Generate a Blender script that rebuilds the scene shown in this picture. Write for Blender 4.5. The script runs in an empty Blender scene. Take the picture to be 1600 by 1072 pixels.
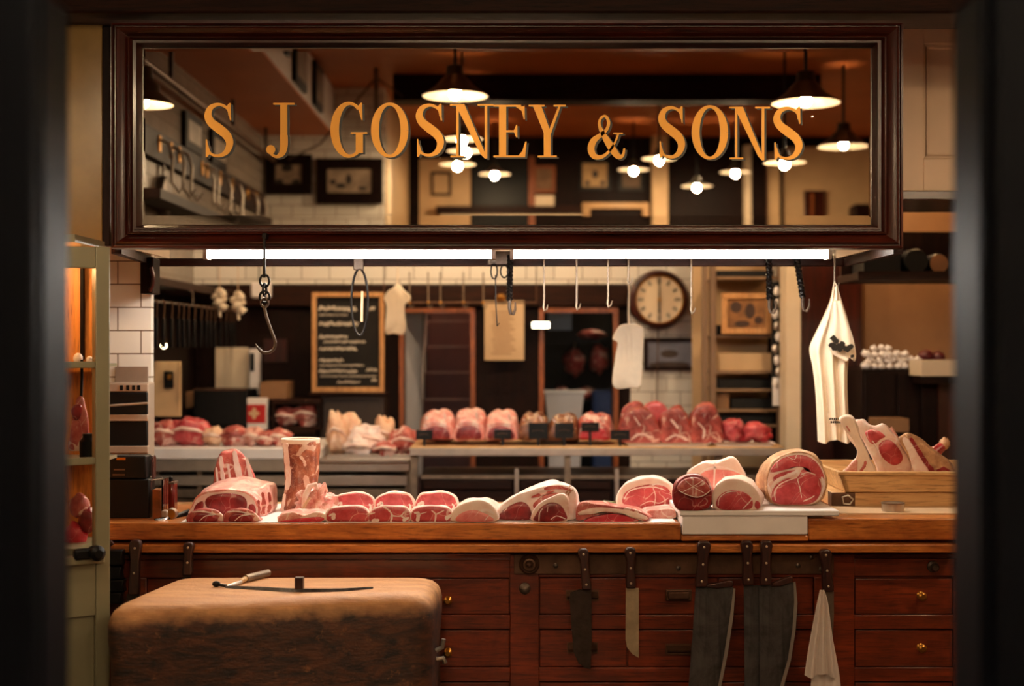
import bpy, bmesh, math, random
from mathutils import Vector, noise, Matrix
random.seed(7)
PI = math.pi
C = bpy.context.scene.collection
sc = bpy.context.scene
# ------------------------------------------------------------------ camera, world, exposure
FPX, CZ, YM = 2222.0, 1.46, 4.03            # focal length in pixels, eye height, plane of the mirror glass
cd = bpy.data.cameras.new('camera'); cam = bpy.data.objects.new('camera', cd); C.objects.link(cam)
cam.location = (0, 0, CZ); cam.rotation_euler = (PI/2, 0, 0)
cd.lens = 50; cd.sensor_width = 36; cd.clip_start = 0.05
cd.dof.use_dof = True; cd.dof.focus_distance = 4.02; cd.dof.aperture_fstop = 2.0
sc.camera = cam
w = bpy.data.worlds.new('world'); sc.world = w; w.use_nodes = True
w.node_tree.nodes['Background'].inputs[0].default_value = (0.05, 0.09, 0.18, 1)
w.node_tree.nodes['Background'].inputs[1].default_value = 0.25
sc.view_settings.view_transform = 'Standard'; sc.view_settings.look = 'None'
sc.view_settings.gamma = 1; sc.view_settings.use_curve_mapping = False
sc.view_settings.exposure = 0.0
TUBE_E, BULB_E, ADDED_E = 118.0, 760.0, 1000.0   # radiance of the strip tubes, shop bulbs, added unseen bulbs
WARM = (1.0, 0.74, 0.46)

def X(px, Y): return (px-800)*Y/FPX
def Z(py, Y): return CZ-(py-536)*Y/FPX
def V(px, py, Y): return Vector((X(px, Y), Y, Z(py, Y)))
def yat(py, z): return (CZ-z)*FPX/(py-536)     # depth at which height z is seen on picture row py
def s(r, g, b):                                  # sRGB 0..255 to linear
    return tuple((c/255/12.92 if c/255 <= .04045 else ((c/255+.055)/1.055)**2.4) for c in (r, g, b))

# ------------------------------------------------------------------ mesh builder
class MB:
    def __init__(self): self.v, self.f, self.m = [], [], []
    def add(self, vs, fs, mi=0):
        o = len(self.v); self.v += [Vector(q) for q in vs]
        self.f += [tuple(i+o for i in q) for q in fs]; self.m += [mi]*len(fs); return self
    def box(self, x0, x1, y0, y1, z0, z1, mi=0):
        x0, x1 = sorted((x0, x1)); y0, y1 = sorted((y0, y1)); z0, z1 = sorted((z0, z1))
        return self.add([(x0,y0,z0),(x1,y0,z0),(x1,y1,z0),(x0,y1,z0),(x0,y0,z1),(x1,y0,z1),(x1,y1,z1),(x0,y1,z1)],
            [(0,3,2,1),(4,5,6,7),(0,1,5,4),(1,2,6,5),(2,3,7,6),(3,0,4,7)], mi)
    def pbox(self, p0, p1, Y0, Y1, q0, q1, mi=0):    # front face given as picture columns/rows at depth Y0
        return self.box(X(p0,Y0), X(p1,Y0), Y0, Y1, Z(q0,Y0), Z(q1,Y0), mi)
    def rings(self, rs, cap=True, closed=True, mi=0, loop=False):
        n = len(rs[0]); vs = [p for r in rs for p in r]; fs = []
        k = len(rs)
        for i in range(k if loop else k-1):
            j = (i+1) % k
            for a in range(n if closed else n-1):
                b = (a+1) % n
                fs.append((i*n+a, i*n+b, j*n+b, j*n+a))
        if cap and not loop:
            fs.append(tuple(range(n-1, -1, -1))); fs.append(tuple((k-1)*n+a for a in range(n)))
        return self.add(vs, fs, mi)
    def tube(self, pts, r, seg=8, loop=False, mi=0):
        pts = [Vector(p) for p in pts]; n = len(pts); rr = r if isinstance(r, (list, tuple)) else [r]*n
        up = None; rs = []
        for i, p in enumerate(pts):
            a = pts[(i-1) % n] if (loop or i > 0) else p
            b = pts[(i+1) % n] if (loop or i < n-1) else p
            t = (b-a).normalized()
            if up is None:
                up = Vector((0,0,1)) if abs(t.z) < .9 else Vector((0,1,0))
            u = (up - t*up.dot(t))
            if u.length < 1e-6: u = t.orthogonal()
            u.normalize(); up = u; w_ = t.cross(u)
            rs.append([p + (u*math.cos(2*PI*k/seg) + w_*math.sin(2*PI*k/seg))*rr[i] for k in range(seg)])
        return self.rings(rs, mi=mi, loop=loop)
    def lathe(self, prof, c=(0,0,0), axis='z', seg=24, mi=0, cap=True):   # prof: (radius, height)
        rs = []
        for r, h in prof:
            ring = []
            for k in range(seg):
                a = 2*PI*k/seg; x, y = r*math.cos(a), r*math.sin(a)
                q = (x, y, h) if axis == 'z' else ((x, h, y) if axis == 'y' else (h, x, y))
                ring.append(Vector(c)+Vector(q))
            rs.append(ring)
        return self.rings(rs, cap=cap, mi=mi)
    def prism(self, poly, y0, y1, mi=0):             # poly of (x,z), front at y0
        n = len(poly)
        vs = [(x,y0,z) for x,z in poly]+[(x,y1,z) for x,z in poly]
        fs = [tuple(range(n)), tuple(range(2*n-1, n-1, -1))]+[(i,(i+1)%n,n+(i+1)%n,n+i) for i in range(n)]
        return self.add(vs, fs, mi)
    def pprism(self, pp, y0, y1, mi=0): return self.prism([(X(a,y0), Z(b,y0)) for a, b in pp], y0, y1, mi)
    def ribbon(self, pts, wd, y0, y1, mi=0):         # flat pen stroke of changing width in the xz plane
        n = len(pts); L, R = [], []
        for i in range(n):
            a = Vector(pts[max(i-1,0)]); b = Vector(pts[min(i+1,n-1)]); t = (b-a).normalized()
            q = Vector((-t.y, t.x))*wd[i]/2; p = Vector(pts[i]); L.append(p+q); R.append(p-q)
        vs = []
        for y in (y0, y1):
            for p in L: vs.append((p.x, y, p.y))
            for p in R: vs.append((p.x, y, p.y))
        fs = []
        for i in range(n-1):
            fs.append((i, i+1, n+i+1, n+i)); fs.append((2*n+i, 3*n+i, 3*n+i+1, 2*n+i+1))
            fs.append((i, 2*n+i, 2*n+i+1, i+1)); fs.append((n+i, n+i+1, 3*n+i+1, 3*n+i))
        fs += [(0, n, 3*n, 2*n), (n-1, 3*n-1, 4*n-1, 2*n-1)]
        return self.add(vs, fs, mi)
    def blob(self, c, r, amp=.12, fr=6, seg=18, rg=10, seed=0, floor=None, mi=0):
        c = Vector(c); rs = []
        for i in range(rg+1):
            th = PI*i/rg; th = min(max(th, .08), PI-.08); ring = []
            for k in range(seg):
                a = 2*PI*k/seg; d = Vector((math.sin(th)*math.cos(a), math.sin(th)*math.sin(a), -math.cos(th)))
                g = 1+amp*noise.noise(d*fr*.3+Vector((seed*7.3, seed*3.1, 0)))*2
                p = c+Vector((d.x*r[0]*g, d.y*r[1]*g, d.z*r[2]*g))
                if floor is not None: p.z = max(p.z, floor)
                ring.append(p)
            rs.append(ring)
        return self.rings(rs, mi=mi)
    def mesh(self, name, off=Vector((0,0,0)), ang=38):
        me = bpy.data.meshes.new(name)
        bm = bmesh.new(); vv = [bm.verts.new(p-off) for p in self.v]; bm.verts.ensure_lookup_table()
        for q, mi in zip(self.f, self.m):
            try: fc = bm.faces.new([vv[i] for i in q]); fc.material_index = mi; fc.smooth = True
            except ValueError: pass
        bmesh.ops.remove_doubles(bm, verts=bm.verts, dist=1e-6)
        bmesh.ops.recalc_face_normals(bm, faces=bm.faces)
        lim = math.radians(ang)
        for e in bm.edges:
            e.smooth = len(e.link_faces) == 2 and e.calc_face_angle(0) < lim
        bm.to_mesh(me); bm.free(); return me
    def base(self):
        xs = [p.x for p in self.v]; ys = [p.y for p in self.v]; zs = [p.z for p in self.v]
        return Vector(((min(xs)+max(xs))/2, (min(ys)+max(ys))/2, min(zs)))

ROOTLOC = {}
def tag(o, label=None, cat=None, group=None, kind=None):
    if label: o['label'] = label
    if cat: o['category'] = cat
    if group: o['group'] = group
    if kind: o['kind'] = kind
    return o
def thing(name, label, cat, loc, group=None, rotz=None):
    o = bpy.data.objects.new(name, None); C.objects.link(o); o.empty_display_size = .05
    o.location = loc; ROOTLOC[o.name] = Vector(loc)
    if rotz is not None: o.rotation_euler = (0, 0, rotz); ROOTLOC[o.name] = Vector((0,0,0))
    return tag(o, label, cat, group)
def mats(me, m):
    for q in (m if isinstance(m, (list, tuple)) else [m]): me.materials.append(q)
def mods(o, bevel, sub):
    if bevel:
        b = o.modifiers.new('bevel', 'BEVEL'); b.width = bevel; b.segments = 2; b.limit_method = 'ANGLE'; b.angle_limit = math.radians(40)
    if sub:
        b = o.modifiers.new('sub', 'SUBSURF'); b.levels = sub; b.render_levels = sub
def part(name, mb, m, parent, bevel=0, label=None, sub=0, ang=38):
    off = ROOTLOC[parent.name]
    o = bpy.data.objects.new(name, mb.mesh(name, off, ang)); mats(o.data, m); C.objects.link(o); o.parent = parent
    ROOTLOC[o.name] = off; mods(o, bevel, sub)
    if label: o['label'] = label
    return o
def solo(name, mb, m, label, cat, group=None, bevel=0, sub=0, ang=38):
    b = mb.base(); o = bpy.data.objects.new(name, mb.mesh(name, b, ang)); mats(o.data, m); C.objects.link(o)
    o.location = b; ROOTLOC[o.name] = b; mods(o, bevel, sub); return tag(o, label, cat, group)
def struct(name, mb, m, bevel=0):
    o = bpy.data.objects.new(name, mb.mesh(name)); mats(o.data, m); C.objects.link(o); mods(o, bevel, 0)
    ROOTLOC[o.name] = Vector((0,0,0)); o['kind'] = 'structure'; return o
def dup(root, delta, label=None, group=None, keep=None):
    r = root.copy(); C.objects.link(r); r.location = root.location+Vector(delta)
    if label: r['label'] = label
    if group: r['group'] = group
    for ch in list(root.children):
        c = ch.copy(); C.objects.link(c); c.parent = r
        for g in list(ch.children):
            d = g.copy(); C.objects.link(d); d.parent = c
    return r

# ------------------------------------------------------------------ materials
def nt(name):
    m = bpy.data.materials.new(name); m.use_nodes = True; t = m.node_tree
    return m, t, t.nodes['Principled BSDF']
def N(t, ty, **kw):
    n = t.nodes.new(ty)
    for k, v in kw.items():
        if k in n.inputs: n.inputs[k].default_value = v
        else: setattr(n, k, v)
    return n
def rgba(c): return (c[0], c[1], c[2], 1)
def mixc(t, fac, a, b, mode='MIX'):
    n = t.nodes.new('ShaderNodeMix'); n.data_type = 'RGBA'; n.blend_type = mode
    for sock, v in ((n.inputs[0], fac), (n.inputs[6], a), (n.inputs[7], b)):
        if hasattr(v, 'is_linked'): t.links.new(v, sock)
        elif isinstance(v, (int, float)): sock.default_value = v
        else: sock.default_value = rgba(v)
    return n.outputs[2]
def ramp(t, fac, p0, p1):
    r = N(t, 'ShaderNodeMapRange', clamp=True); r.inputs[1].default_value = p0; r.inputs[2].default_value = p1
    t.links.new(fac, r.inputs[0]); return r.outputs[0]
def coords(t, scale, kind='Object', rot=(0,0,0)):
    c = N(t, 'ShaderNodeTexCoord'); mp = N(t, 'ShaderNodeMapping'); mp.inputs['Scale'].default_value = scale; mp.inputs['Rotation'].default_value = rot
    t.links.new(c.outputs[kind], mp.inputs[0]); return mp.outputs[0]
def noi(t, vec, scale, detail=4, rough=.55, dist=0):
    n = N(t, 'ShaderNodeTexNoise'); n.inputs['Scale'].default_value = scale; n.inputs['Detail'].default_value = detail
    n.inputs['Roughness'].default_value = rough; n.inputs['Distortion'].default_value = dist
    t.links.new(vec, n.inputs['Vector']); return n.outputs[0]
def bump(t, b, h, strength=.2, dist=.01):
    n = N(t, 'ShaderNodeBump'); n.inputs['Strength'].default_value = strength; n.inputs['Distance'].default_value = dist
    t.links.new(h, n.inputs['Height']); t.links.new(n.outputs[0], b.inputs['Normal'])
def plain(name, c, rough=.5, metal=0, coat=0, var=.15, scale=8, bmp=0, spec=.5, alpha=None):
    m, t, b = nt(name); v = coords(t, (1,1,1)); n = noi(t, v, scale, 4)
    b.inputs['Roughness'].default_value = rough; b.inputs['Metallic'].default_value = metal
    b.inputs['Coat Weight'].default_value = coat; b.inputs['Coat Roughness'].default_value = .15
    b.inputs['Specular IOR Level'].default_value = spec
    lo = tuple(x*(1-var) for x in c); hi = tuple(min(1, x*(1+var)) for x in c)
    t.links.new(mixc(t, ramp(t, n, .3, .7), lo, hi), b.inputs['Base Color'])
    if bmp: bump(t, b, noi(t, v, scale*4, 3), bmp, .004)
    return m
def wood(name, c1, c2, axis='x', scale=1.0, rough=.35, coat=.3, stain=None, bmp=.12, stain_amt=.6, stain_scale=5, spec=.5, metal=0):
    m, t, b = nt(name)
    st = {'x': (1.2, 14, 14), 'y': (14, 1.2, 14), 'z': (14, 14, 1.2)}[axis]
    v = coords(t, tuple(q*scale for q in st)); g = noi(t, v, 2.2, 6, .62, 1.2)
    v2 = coords(t, tuple(q*scale*3 for q in st)); g2 = noi(t, v2, 4, 3, .6)
    col = mixc(t, ramp(t, g, .3, .7), c1, c2)
    col = mixc(t, ramp(t, g2, .5, .75), col, tuple(x*.45 for x in c1))
    if stain:
        v3 = coords(t, (1,1,1)); q = noi(t, v3, stain_scale, 6, .7, .6)
        f = N(t, 'ShaderNodeMath', operation='MULTIPLY'); t.links.new(ramp(t, q, .42, .66), f.inputs[0]); f.inputs[1].default_value = stain_amt
        col = mixc(t, f.outputs[0], col, stain)
    t.links.new(col, b.inputs['Base Color'])
    b.inputs['Roughness'].default_value = rough; b.inputs['Coat Weight'].default_value = coat; b.inputs['Coat Roughness'].default_value = .18
    b.inputs['Specular IOR Level'].default_value = spec; b.inputs['Metallic'].default_value = metal
    if bmp: bump(t, b, g2, bmp, .004)
    return m
def tiles(name, c, mortar, axes='xz', w_=.15, h=.075, rough=.2):
    m, t, b = nt(name); co = N(t, 'ShaderNodeTexCoord'); sp = N(t, 'ShaderNodeSeparateXYZ'); cb = N(t, 'ShaderNodeCombineXYZ')
    t.links.new(co.outputs['Object'], sp.inputs[0])
    t.links.new(sp.outputs['xyz'.index(axes[0])], cb.inputs[0]); t.links.new(sp.outputs['xyz'.index(axes[1])], cb.inputs[1])
    br = N(t, 'ShaderNodeTexBrick'); br.inputs['Scale'].default_value = 1; br.inputs['Brick Width'].default_value = w_; br.inputs['Row Height'].default_value = h
    br.inputs['Mortar Size'].default_value = .0022; br.inputs['Mortar Smooth'].default_value = .2
    br.inputs['Color1'].default_value = rgba(c); br.inputs['Color2'].default_value = rgba(tuple(x*.88 for x in c)); br.inputs['Mortar'].default_value = rgba(mortar)
    t.links.new(cb.outputs[0], br.inputs['Vector']); t.links.new(br.outputs['Color'], b.inputs['Base Color'])
    b.inputs['Roughness'].default_value = rough
    inv = N(t, 'ShaderNodeMath', operation='SUBTRACT'); inv.inputs[0].default_value = 1; t.links.new(br.outputs['Fac'], inv.inputs[1])
    bump(t, b, inv.outputs[0], .4, .003)
    return m
def meat(name, c1, c2, fat=(.85,.62,.52), seam=.014, vs=15, fleck=.61, rough=.32, fam=.7):
    m, t, b = nt(name); v = coords(t, (1,1,1)); wv = noi(t, v, 30, 3)
    off = N(t, 'ShaderNodeVectorMath', operation='SCALE'); off.inputs[3].default_value = .11
    cn = N(t, 'ShaderNodeTexNoise'); cn.inputs['Scale'].default_value = 11; t.links.new(v, cn.inputs['Vector']); t.links.new(cn.outputs[1], off.inputs[0])
    ad = N(t, 'ShaderNodeVectorMath', operation='ADD'); t.links.new(v, ad.inputs[0]); t.links.new(off.outputs[0], ad.inputs[1])
    vo = N(t, 'ShaderNodeTexVoronoi', feature='DISTANCE_TO_EDGE'); vo.inputs['Scale'].default_value = vs; t.links.new(ad.outputs[0], vo.inputs['Vector'])
    col = mixc(t, ramp(t, wv, .35, .68), c1, c2)
    n2 = noi(t, v, 70, 6, .74, 2.2)
    fl = N(t, 'ShaderNodeMath', operation='MULTIPLY'); t.links.new(ramp(t, n2, fleck, fleck+.1), fl.inputs[0]); fl.inputs[1].default_value = .6
    col = mixc(t, fl.outputs[0], col, fat)
    if seam > 0:
        big = noi(t, v, 18, 2)
        th = N(t, 'ShaderNodeMath', operation='MULTIPLY'); t.links.new(ramp(t, big, .48, .8), th.inputs[0]); th.inputs[1].default_value = seam*2.4
        lt = N(t, 'ShaderNodeMath', operation='SUBTRACT'); t.links.new(th.outputs[0], lt.inputs[0]); t.links.new(vo.outputs[0], lt.inputs[1])
        sm = N(t, 'ShaderNodeMath', operation='MULTIPLY'); t.links.new(ramp(t, lt.outputs[0], -.012, .012), sm.inputs[0]); sm.inputs[1].default_value = fam
        col = mixc(t, sm.outputs[0], col, fat)
    t.links.new(col, b.inputs['Base Color'])
    b.inputs['Roughness'].default_value = rough; b.inputs['Coat Weight'].default_value = .25; b.inputs['Coat Roughness'].default_value = .2
    bump(t, b, n2, .25, .003)
    return m
def glow(name, c, e):
    m, t, b = nt(name); b.inputs['Base Color'].default_value = rgba(c); b.inputs['Emission Color'].default_value = rgba(c)
    b.inputs['Emission Strength'].default_value = e; return m
def glass(name, c=(1,1,1), rough=0.02):
    m, t, b = nt(name); t.nodes.remove(b); out = t.nodes['Material Output']
    tr = N(t, 'ShaderNodeBsdfTransparent'); tr.inputs[0].default_value = rgba(c); gl = N(t, 'ShaderNodeBsdfGlossy'); gl.inputs['Roughness'].default_value = rough
    fr = N(t, 'ShaderNodeFresnel'); mx = N(t, 'ShaderNodeMixShader'); t.links.new(fr.outputs[0], mx.inputs[0]); t.links.new(tr.outputs[0], mx.inputs[1]); t.links.new(gl.outputs[0], mx.inputs[2])
    t.links.new(mx.outputs[0], out.inputs[0]); return m
M = dict(
  mahog = wood('mahogany', s(34,8,3), s(72,20,7), 'x', 1, .3, .3, bmp=.03),
  mahogz = wood('mahogany_upright', s(34,8,3), s(72,20,7), 'z', 1, .3, .3, bmp=.03),
  counter = wood('counter_wood', s(84,30,12), s(140,54,21), 'x', 1, .34, .5, stain=s(60,20,8), stain_amt=.6),
  counterz = wood('counter_wood_upright', s(104,34,13), s(156,60,22), 'z', 1, .34, .4, stain=s(70,22,8), stain_amt=.5),
  top = wood('worktop_wood', s(168,86,30), s(222,140,64), 'x', 1.2, .33, .4, stain=s(104,46,16), stain_amt=.5),
  darkwood = wood('dark_wood', s(16,7,4), s(34,14,8), 'z', 1, .5, 0, spec=.1),
  darkwoodx = wood('dark_beam_wood', s(26,11,6), s(48,22,11), 'x', 1, .5, .0, spec=.12),
  doorwood = wood('door_casing_wood', s(120,58,22), s(168,92,40), 'z', 1, .4, .3),
  pale = wood('pale_wood', s(186,138,84), s(220,178,122), 'x', 1, .5, .1, bmp=.08),
  palez = wood('pale_wood_upright', s(186,138,84), s(220,178,122), 'z', 1, .5, .1, bmp=.08),
  orange = wood('orange_panelling', s(206,116,34), s(236,150,60), 'z', 1, .5, .2),
  
  handle = wood('knife_handle_wood', s(38,14,9), s(66,27,16), 'z', 2, .4, .4),
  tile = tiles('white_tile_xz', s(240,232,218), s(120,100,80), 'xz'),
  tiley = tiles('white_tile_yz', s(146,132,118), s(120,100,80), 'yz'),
  cream = plain('cream_paint', s(226,204,172), .45, var=.05),
  creamd = plain('aged_cream_plaster', s(206,172,128), .6, var=.08),
  tan = plain('tan_plaster', s(138,98,62), .6, var=.1),
  sage = plain('sage_paint', s(132,126,98), .35, var=.06, coat=.2),
  olive = plain('olive_gloss_panel', s(142,112,60), .18, var=.12, coat=.5),
  navy = plain('navy_gloss_paint', s(7,10,17), .5, var=.1, spec=.06),
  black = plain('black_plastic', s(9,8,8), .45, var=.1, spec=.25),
  iron = plain('black_iron', s(84,70,60), .36, .65, var=.3, scale=40, bmp=.2),
  blackiron = plain('dark_twisted_iron', s(22,18,16), .38, .7, var=.2, scale=40),
  steel = plain('brushed_steel', s(190,180,168), .32, .8, var=.1, scale=20),
  dullsteel = plain('worn_steel', s(128,112,96), .42, .75, var=.25, scale=25),
  strip = plain('rusty_metal_strip', s(100,72,54), .5, .7, var=.35, scale=18, bmp=.2),
  blade = wood('old_carbon_blade', s(84,82,82), s(128,125,122), 'z', .22, .34, 0, bmp=0, metal=.7, stain=s(38,30,26), stain_amt=.7, stain_scale=9),
  bladed = plain('dark_rusted_blade', s(58,46,38), .5, .7, var=.4, scale=30, bmp=.2),
  bladel = plain('pale_steel_blade', s(206,186,152), .36, .7, var=.3, scale=16),
  edge = plain('ground_edge_steel', s(190,180,168), .3, .7, var=.1),
  brass = plain('brass', s(196,142,66), .3, 1, var=.15),
  rivet = plain('pale_rivets', s(196,176,150), .35, .6, var=.05),
  gold = plain('gold_leaf', s(196,138,50), .36, .5, var=.07, scale=5),
  ink = plain('black_letter_shade', s(16,9,5), .4, var=.1),
  white = plain('white_board', s(240,232,226), .42, var=.06, scale=10),
  paper = plain('butcher_paper', s(238,228,222), .6, var=.03),
  railwood = wood('dark_rail_wood', s(26,9,5), s(48,18,9), 'x', 1, .5, 0, spec=.12),
  ovensteel = plain('oven_steel', s(186,168,148), .35, .35, var=.1),
  oldpaper = plain('old_paper', s(206,172,132), .7, var=.06),
  linen = plain('linen', s(232,214,188), .85, var=.05, bmp=.1, scale=30),
  cloth = plain('white_cloth', s(226,212,202), .85, var=.04, bmp=.1, scale=30),
  chalk = plain('chalk', s(214,200,180), .8, var=.1),
  slate = plain('slate_board', s(30,27,25), .7, var=.15, spec=.15),
  pine = wood('pine_frame', s(196,136,78), s(222,168,108), 'z', 1, .5, .1, bmp=.05),
  red = plain('red_print', s(186,24,18), .5, var=.06),
  fat = meat('creamy_fat', s(234,188,170), s(248,226,212), fat=s(252,238,228), seam=.02, vs=20, fleck=.58, rough=.36),
  fatw = meat('white_fat', s(240,208,196), s(251,236,228), fat=s(253,244,238), seam=0, fleck=.58, rough=.36),
  rind = meat('pork_rind', s(240,204,186), s(248,224,208), fat=s(250,232,222), seam=0, fleck=.6, rough=.4),
  agedfat = meat('aged_fat', s(150,100,66), s(206,160,116), fat=s(226,186,140), seam=.02, vs=20, fleck=.58, rough=.45),
  bone = plain('bone', s(238,214,192), .45, var=.12, scale=20, bmp=.12),
  lean = meat('beef_lean', s(170,44,52), s(212,86,90)),
  leand = meat('dark_beef_lean', s(112,20,24), s(160,44,46), seam=.006, vs=16, fleck=.72, rough=.3),
  leanp = meat('pork_lean', s(214,108,104), s(234,146,136), seam=.015, vs=14, fleck=.7),
  leanr = meat('bright_red_lean', s(190,28,44), s(214,60,70), seam=.012, vs=26, fleck=.66),
  steak = meat('marbled_steak', s(178,52,58), s(214,92,94), seam=.022, vs=18, fleck=.62),
  ribs = meat('rib_outer', s(168,60,56), s(214,120,106), fat=s(240,206,190), seam=.10, vs=16, fleck=.58, fam=.85),
  cap = meat('fat_cap_streaked', s(222,130,116), s(240,190,172), fat=s(246,222,206), seam=.06, vs=14, fleck=.56),
  chunk = meat('beef_chunk_meat', s(132,40,36), s(190,84,72), fat=s(232,186,164), seam=.045, vs=13, fleck=.60),
  mixed = meat('fatty_trim', s(206,112,100), s(236,184,166), fat=s(246,222,206), seam=.12, vs=18, fleck=.54),
  brownm = meat('roasted_crust', s(96,52,28), s(150,88,50), fat=s(206,160,110), seam=.03, vs=18, fleck=.62),
  chickn = meat('pale_poultry', s(232,178,142), s(242,206,172), fat=s(246,226,200), seam=.03, vs=12, fleck=.6),
  bonemeat = meat('shin_bone_meat', s(116,50,34), s(190,112,80), fat=s(242,210,186), seam=.10, vs=13, fleck=.56),
  tube = glow('tube_glow', (1,.93,.84), TUBE_E),
  bulb = glow('bulb_glow', WARM, BULB_E),
  bulbb = glow('added_bulb_glow', (1,.74,.46), ADDED_E),
  enamel = plain('white_enamel', s(238,226,204), .3, var=.03),
  green = plain('green_enamel', s(50,46,30), .3, coat=.4, var=.1),
  glass = glass('clear_glass', (.96,.95,.92)),
)
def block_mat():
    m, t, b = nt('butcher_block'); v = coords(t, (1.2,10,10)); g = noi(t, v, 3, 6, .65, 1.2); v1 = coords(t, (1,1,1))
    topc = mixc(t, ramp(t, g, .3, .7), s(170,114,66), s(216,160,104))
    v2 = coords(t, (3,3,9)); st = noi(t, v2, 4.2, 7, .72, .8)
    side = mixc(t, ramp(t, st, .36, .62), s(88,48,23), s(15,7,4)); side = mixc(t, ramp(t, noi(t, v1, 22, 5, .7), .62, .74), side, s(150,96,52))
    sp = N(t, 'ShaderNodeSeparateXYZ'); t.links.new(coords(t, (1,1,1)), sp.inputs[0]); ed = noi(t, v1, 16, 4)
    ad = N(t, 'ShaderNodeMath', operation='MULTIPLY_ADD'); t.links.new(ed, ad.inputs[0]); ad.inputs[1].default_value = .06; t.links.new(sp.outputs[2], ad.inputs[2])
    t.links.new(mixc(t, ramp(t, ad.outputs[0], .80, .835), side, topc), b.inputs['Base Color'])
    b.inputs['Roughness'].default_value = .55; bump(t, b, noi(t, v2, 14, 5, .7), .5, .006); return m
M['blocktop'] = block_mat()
def mirror_mat():
    m, t, b = nt('aged_mirror'); v = coords(t, (1,1,1)); n = noi(t, v, 60, 6, .75)
    b.inputs['Metallic'].default_value = 1; b.inputs['Base Color'].default_value = (.57,.54,.50,1)
    t.links.new(ramp(t, n, .70, .95), b.inputs['Roughness']); return m
M['mirror'] = mirror_mat()
# ------------------------------------------------------------------ the setting
ceilm = plain('ceiling_paint', s(204,112,52), .5, var=.12, scale=2)
floorm = plain('stone_floor', s(90,72,58), .45, var=.2, scale=5)
struct('floor', MB().box(-4, 4.2, -5, 9.6, -.1, 0), floorm)
struct('ceiling', MB().box(-4, 4.2, -5, 9.6, 3.2, 3.3), ceilm)
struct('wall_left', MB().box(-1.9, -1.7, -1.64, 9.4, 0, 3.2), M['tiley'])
struct('wall_front_left', MB().box(-1.9, -.87, -1.8, -1.64, 0, 3.2), M['tile'])
struct('wall_front_return', MB().box(-1.0, -.87, -4.0, -1.8, 0, 3.2), M['creamd'])
struct('wall_front', MB().box(-1.0, 3.4, -4.1, -3.94, 0, 3.2), M['darkwood'])
struct('wall_right', MB().box(3.2, 3.4, -4, 4.8, 0, 3.2), M['tan'])
struct('wall_niche_right', MB().box(2.62, 2.8, 4.8, 7.7, 0, 3.2), M['tan'])
# soffit box along the left wall of the customer side, seen in the mirror
struct('ceiling_bulkhead', MB().box(-1.7, -1.215, -1.64, 2.06, 2.89, 3.2), M['white'])
struct('trim_1', MB().box(-1.7, -1.216, -1.64, 2.06, 2.875, 2.89), ceilm)
struct('trim_2', MB().box(-.77, 2.0, -1.34, -1.14, 3.03, 3.2), M['darkwoodx'])
struct('beam_over_counter', MB().box(-1.7, 3.2, 3.95, 4.16, Z(20,3.95), 3.2), M['darkwoodx'], .006)
# light wall panels and pillars at the far end of the customer side (seen in the mirror)
DF = 11.96
def far(p0, p1, q0, q1, dep=.03): return MB().box(X(p0,DF), X(p1,DF), -3.94, -3.94+dep, Z(q1,DF), Z(q0,DF))
struct('wall_panel_front', far(655,735,248,480), M['creamd'])
struct('wall_panel_right', far(1225,1420,230,480), M['creamd'])
struct('column_front', far(1018,1042,200,480,.12), M['creamd'])
struct('column_right', far(1162,1182,228,480,.1), M['cream'])
struct('column_far_right', far(1192,1216,240,480,.1), M['creamd'])
# rear wall with its two openings; everything behind the counter
YB = 7.6
def back(p0, p1, q0, q1, dep=.12, y0=YB): return MB().box(X(p0,y0), X(p1,y0), y0, y0+dep, Z(q1,y0), Z(q0,y0))
mb = MB()
mb.box(-1.7, X(632,YB), YB, YB+.15, 0, 1.775)
mb.box(X(735,YB), X(850,YB), YB, YB+.15, 0, 1.775)
mb.box(X(958,YB), X(985,YB), YB, YB+.15, 0, 1.775)
mb.box(X(632,YB), X(735,YB), YB, YB+.15, Z(488,YB), 1.775)
mb.box(X(850,YB), X(958,YB), YB, YB+.15, Z(488,YB), 1.775)
mb.box(X(1100,YB), 2.7, YB, YB+.15, 0, 1.775)
struct('wall_back', mb, M['darkwood'])
struct('wall_back_upper', MB().box(-1.7, 2.7, YB, YB+.15, 1.775, 3.2), M['tile'])
struct('wall_back_tiled', MB().box(X(985,YB), X(1100,YB), YB, YB+.15, 0, 1.775), M['tile'])
struct('trim_3', MB().box(-1.7, X(985,7.56), 7.55, YB, Z(478,7.55), Z(446,7.55)), M['darkwoodx'], .004)
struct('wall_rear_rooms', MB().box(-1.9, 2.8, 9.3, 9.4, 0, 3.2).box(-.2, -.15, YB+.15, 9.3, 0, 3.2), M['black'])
struct('trim_4', MB().box(-1.7, -1.685, 4.9, YB, 0, 1.70), M['darkwood'])
struct('wall_pier', MB().box(-1.69, X(236,4.6), 4.6, 4.635, 0, 2.5), M['tile'])
# cream post and dark panelling to the right of the hanging hooks
struct('column_cream', MB().box(X(1228,6.6), X(1251,6.6), 6.6, 6.75, 0, 3.2), M['cream'])
struct('wall_dark_panel', MB().box(X(1251,6.75), X(1347,6.75), 6.75, 6.85, 0, 1.857), M['mahogz'], .004)
struct('wall_niche', MB().box(X(1347,6.85), 2.62, 6.85, 6.95, 0, 3.2), M['tan'])
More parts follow.
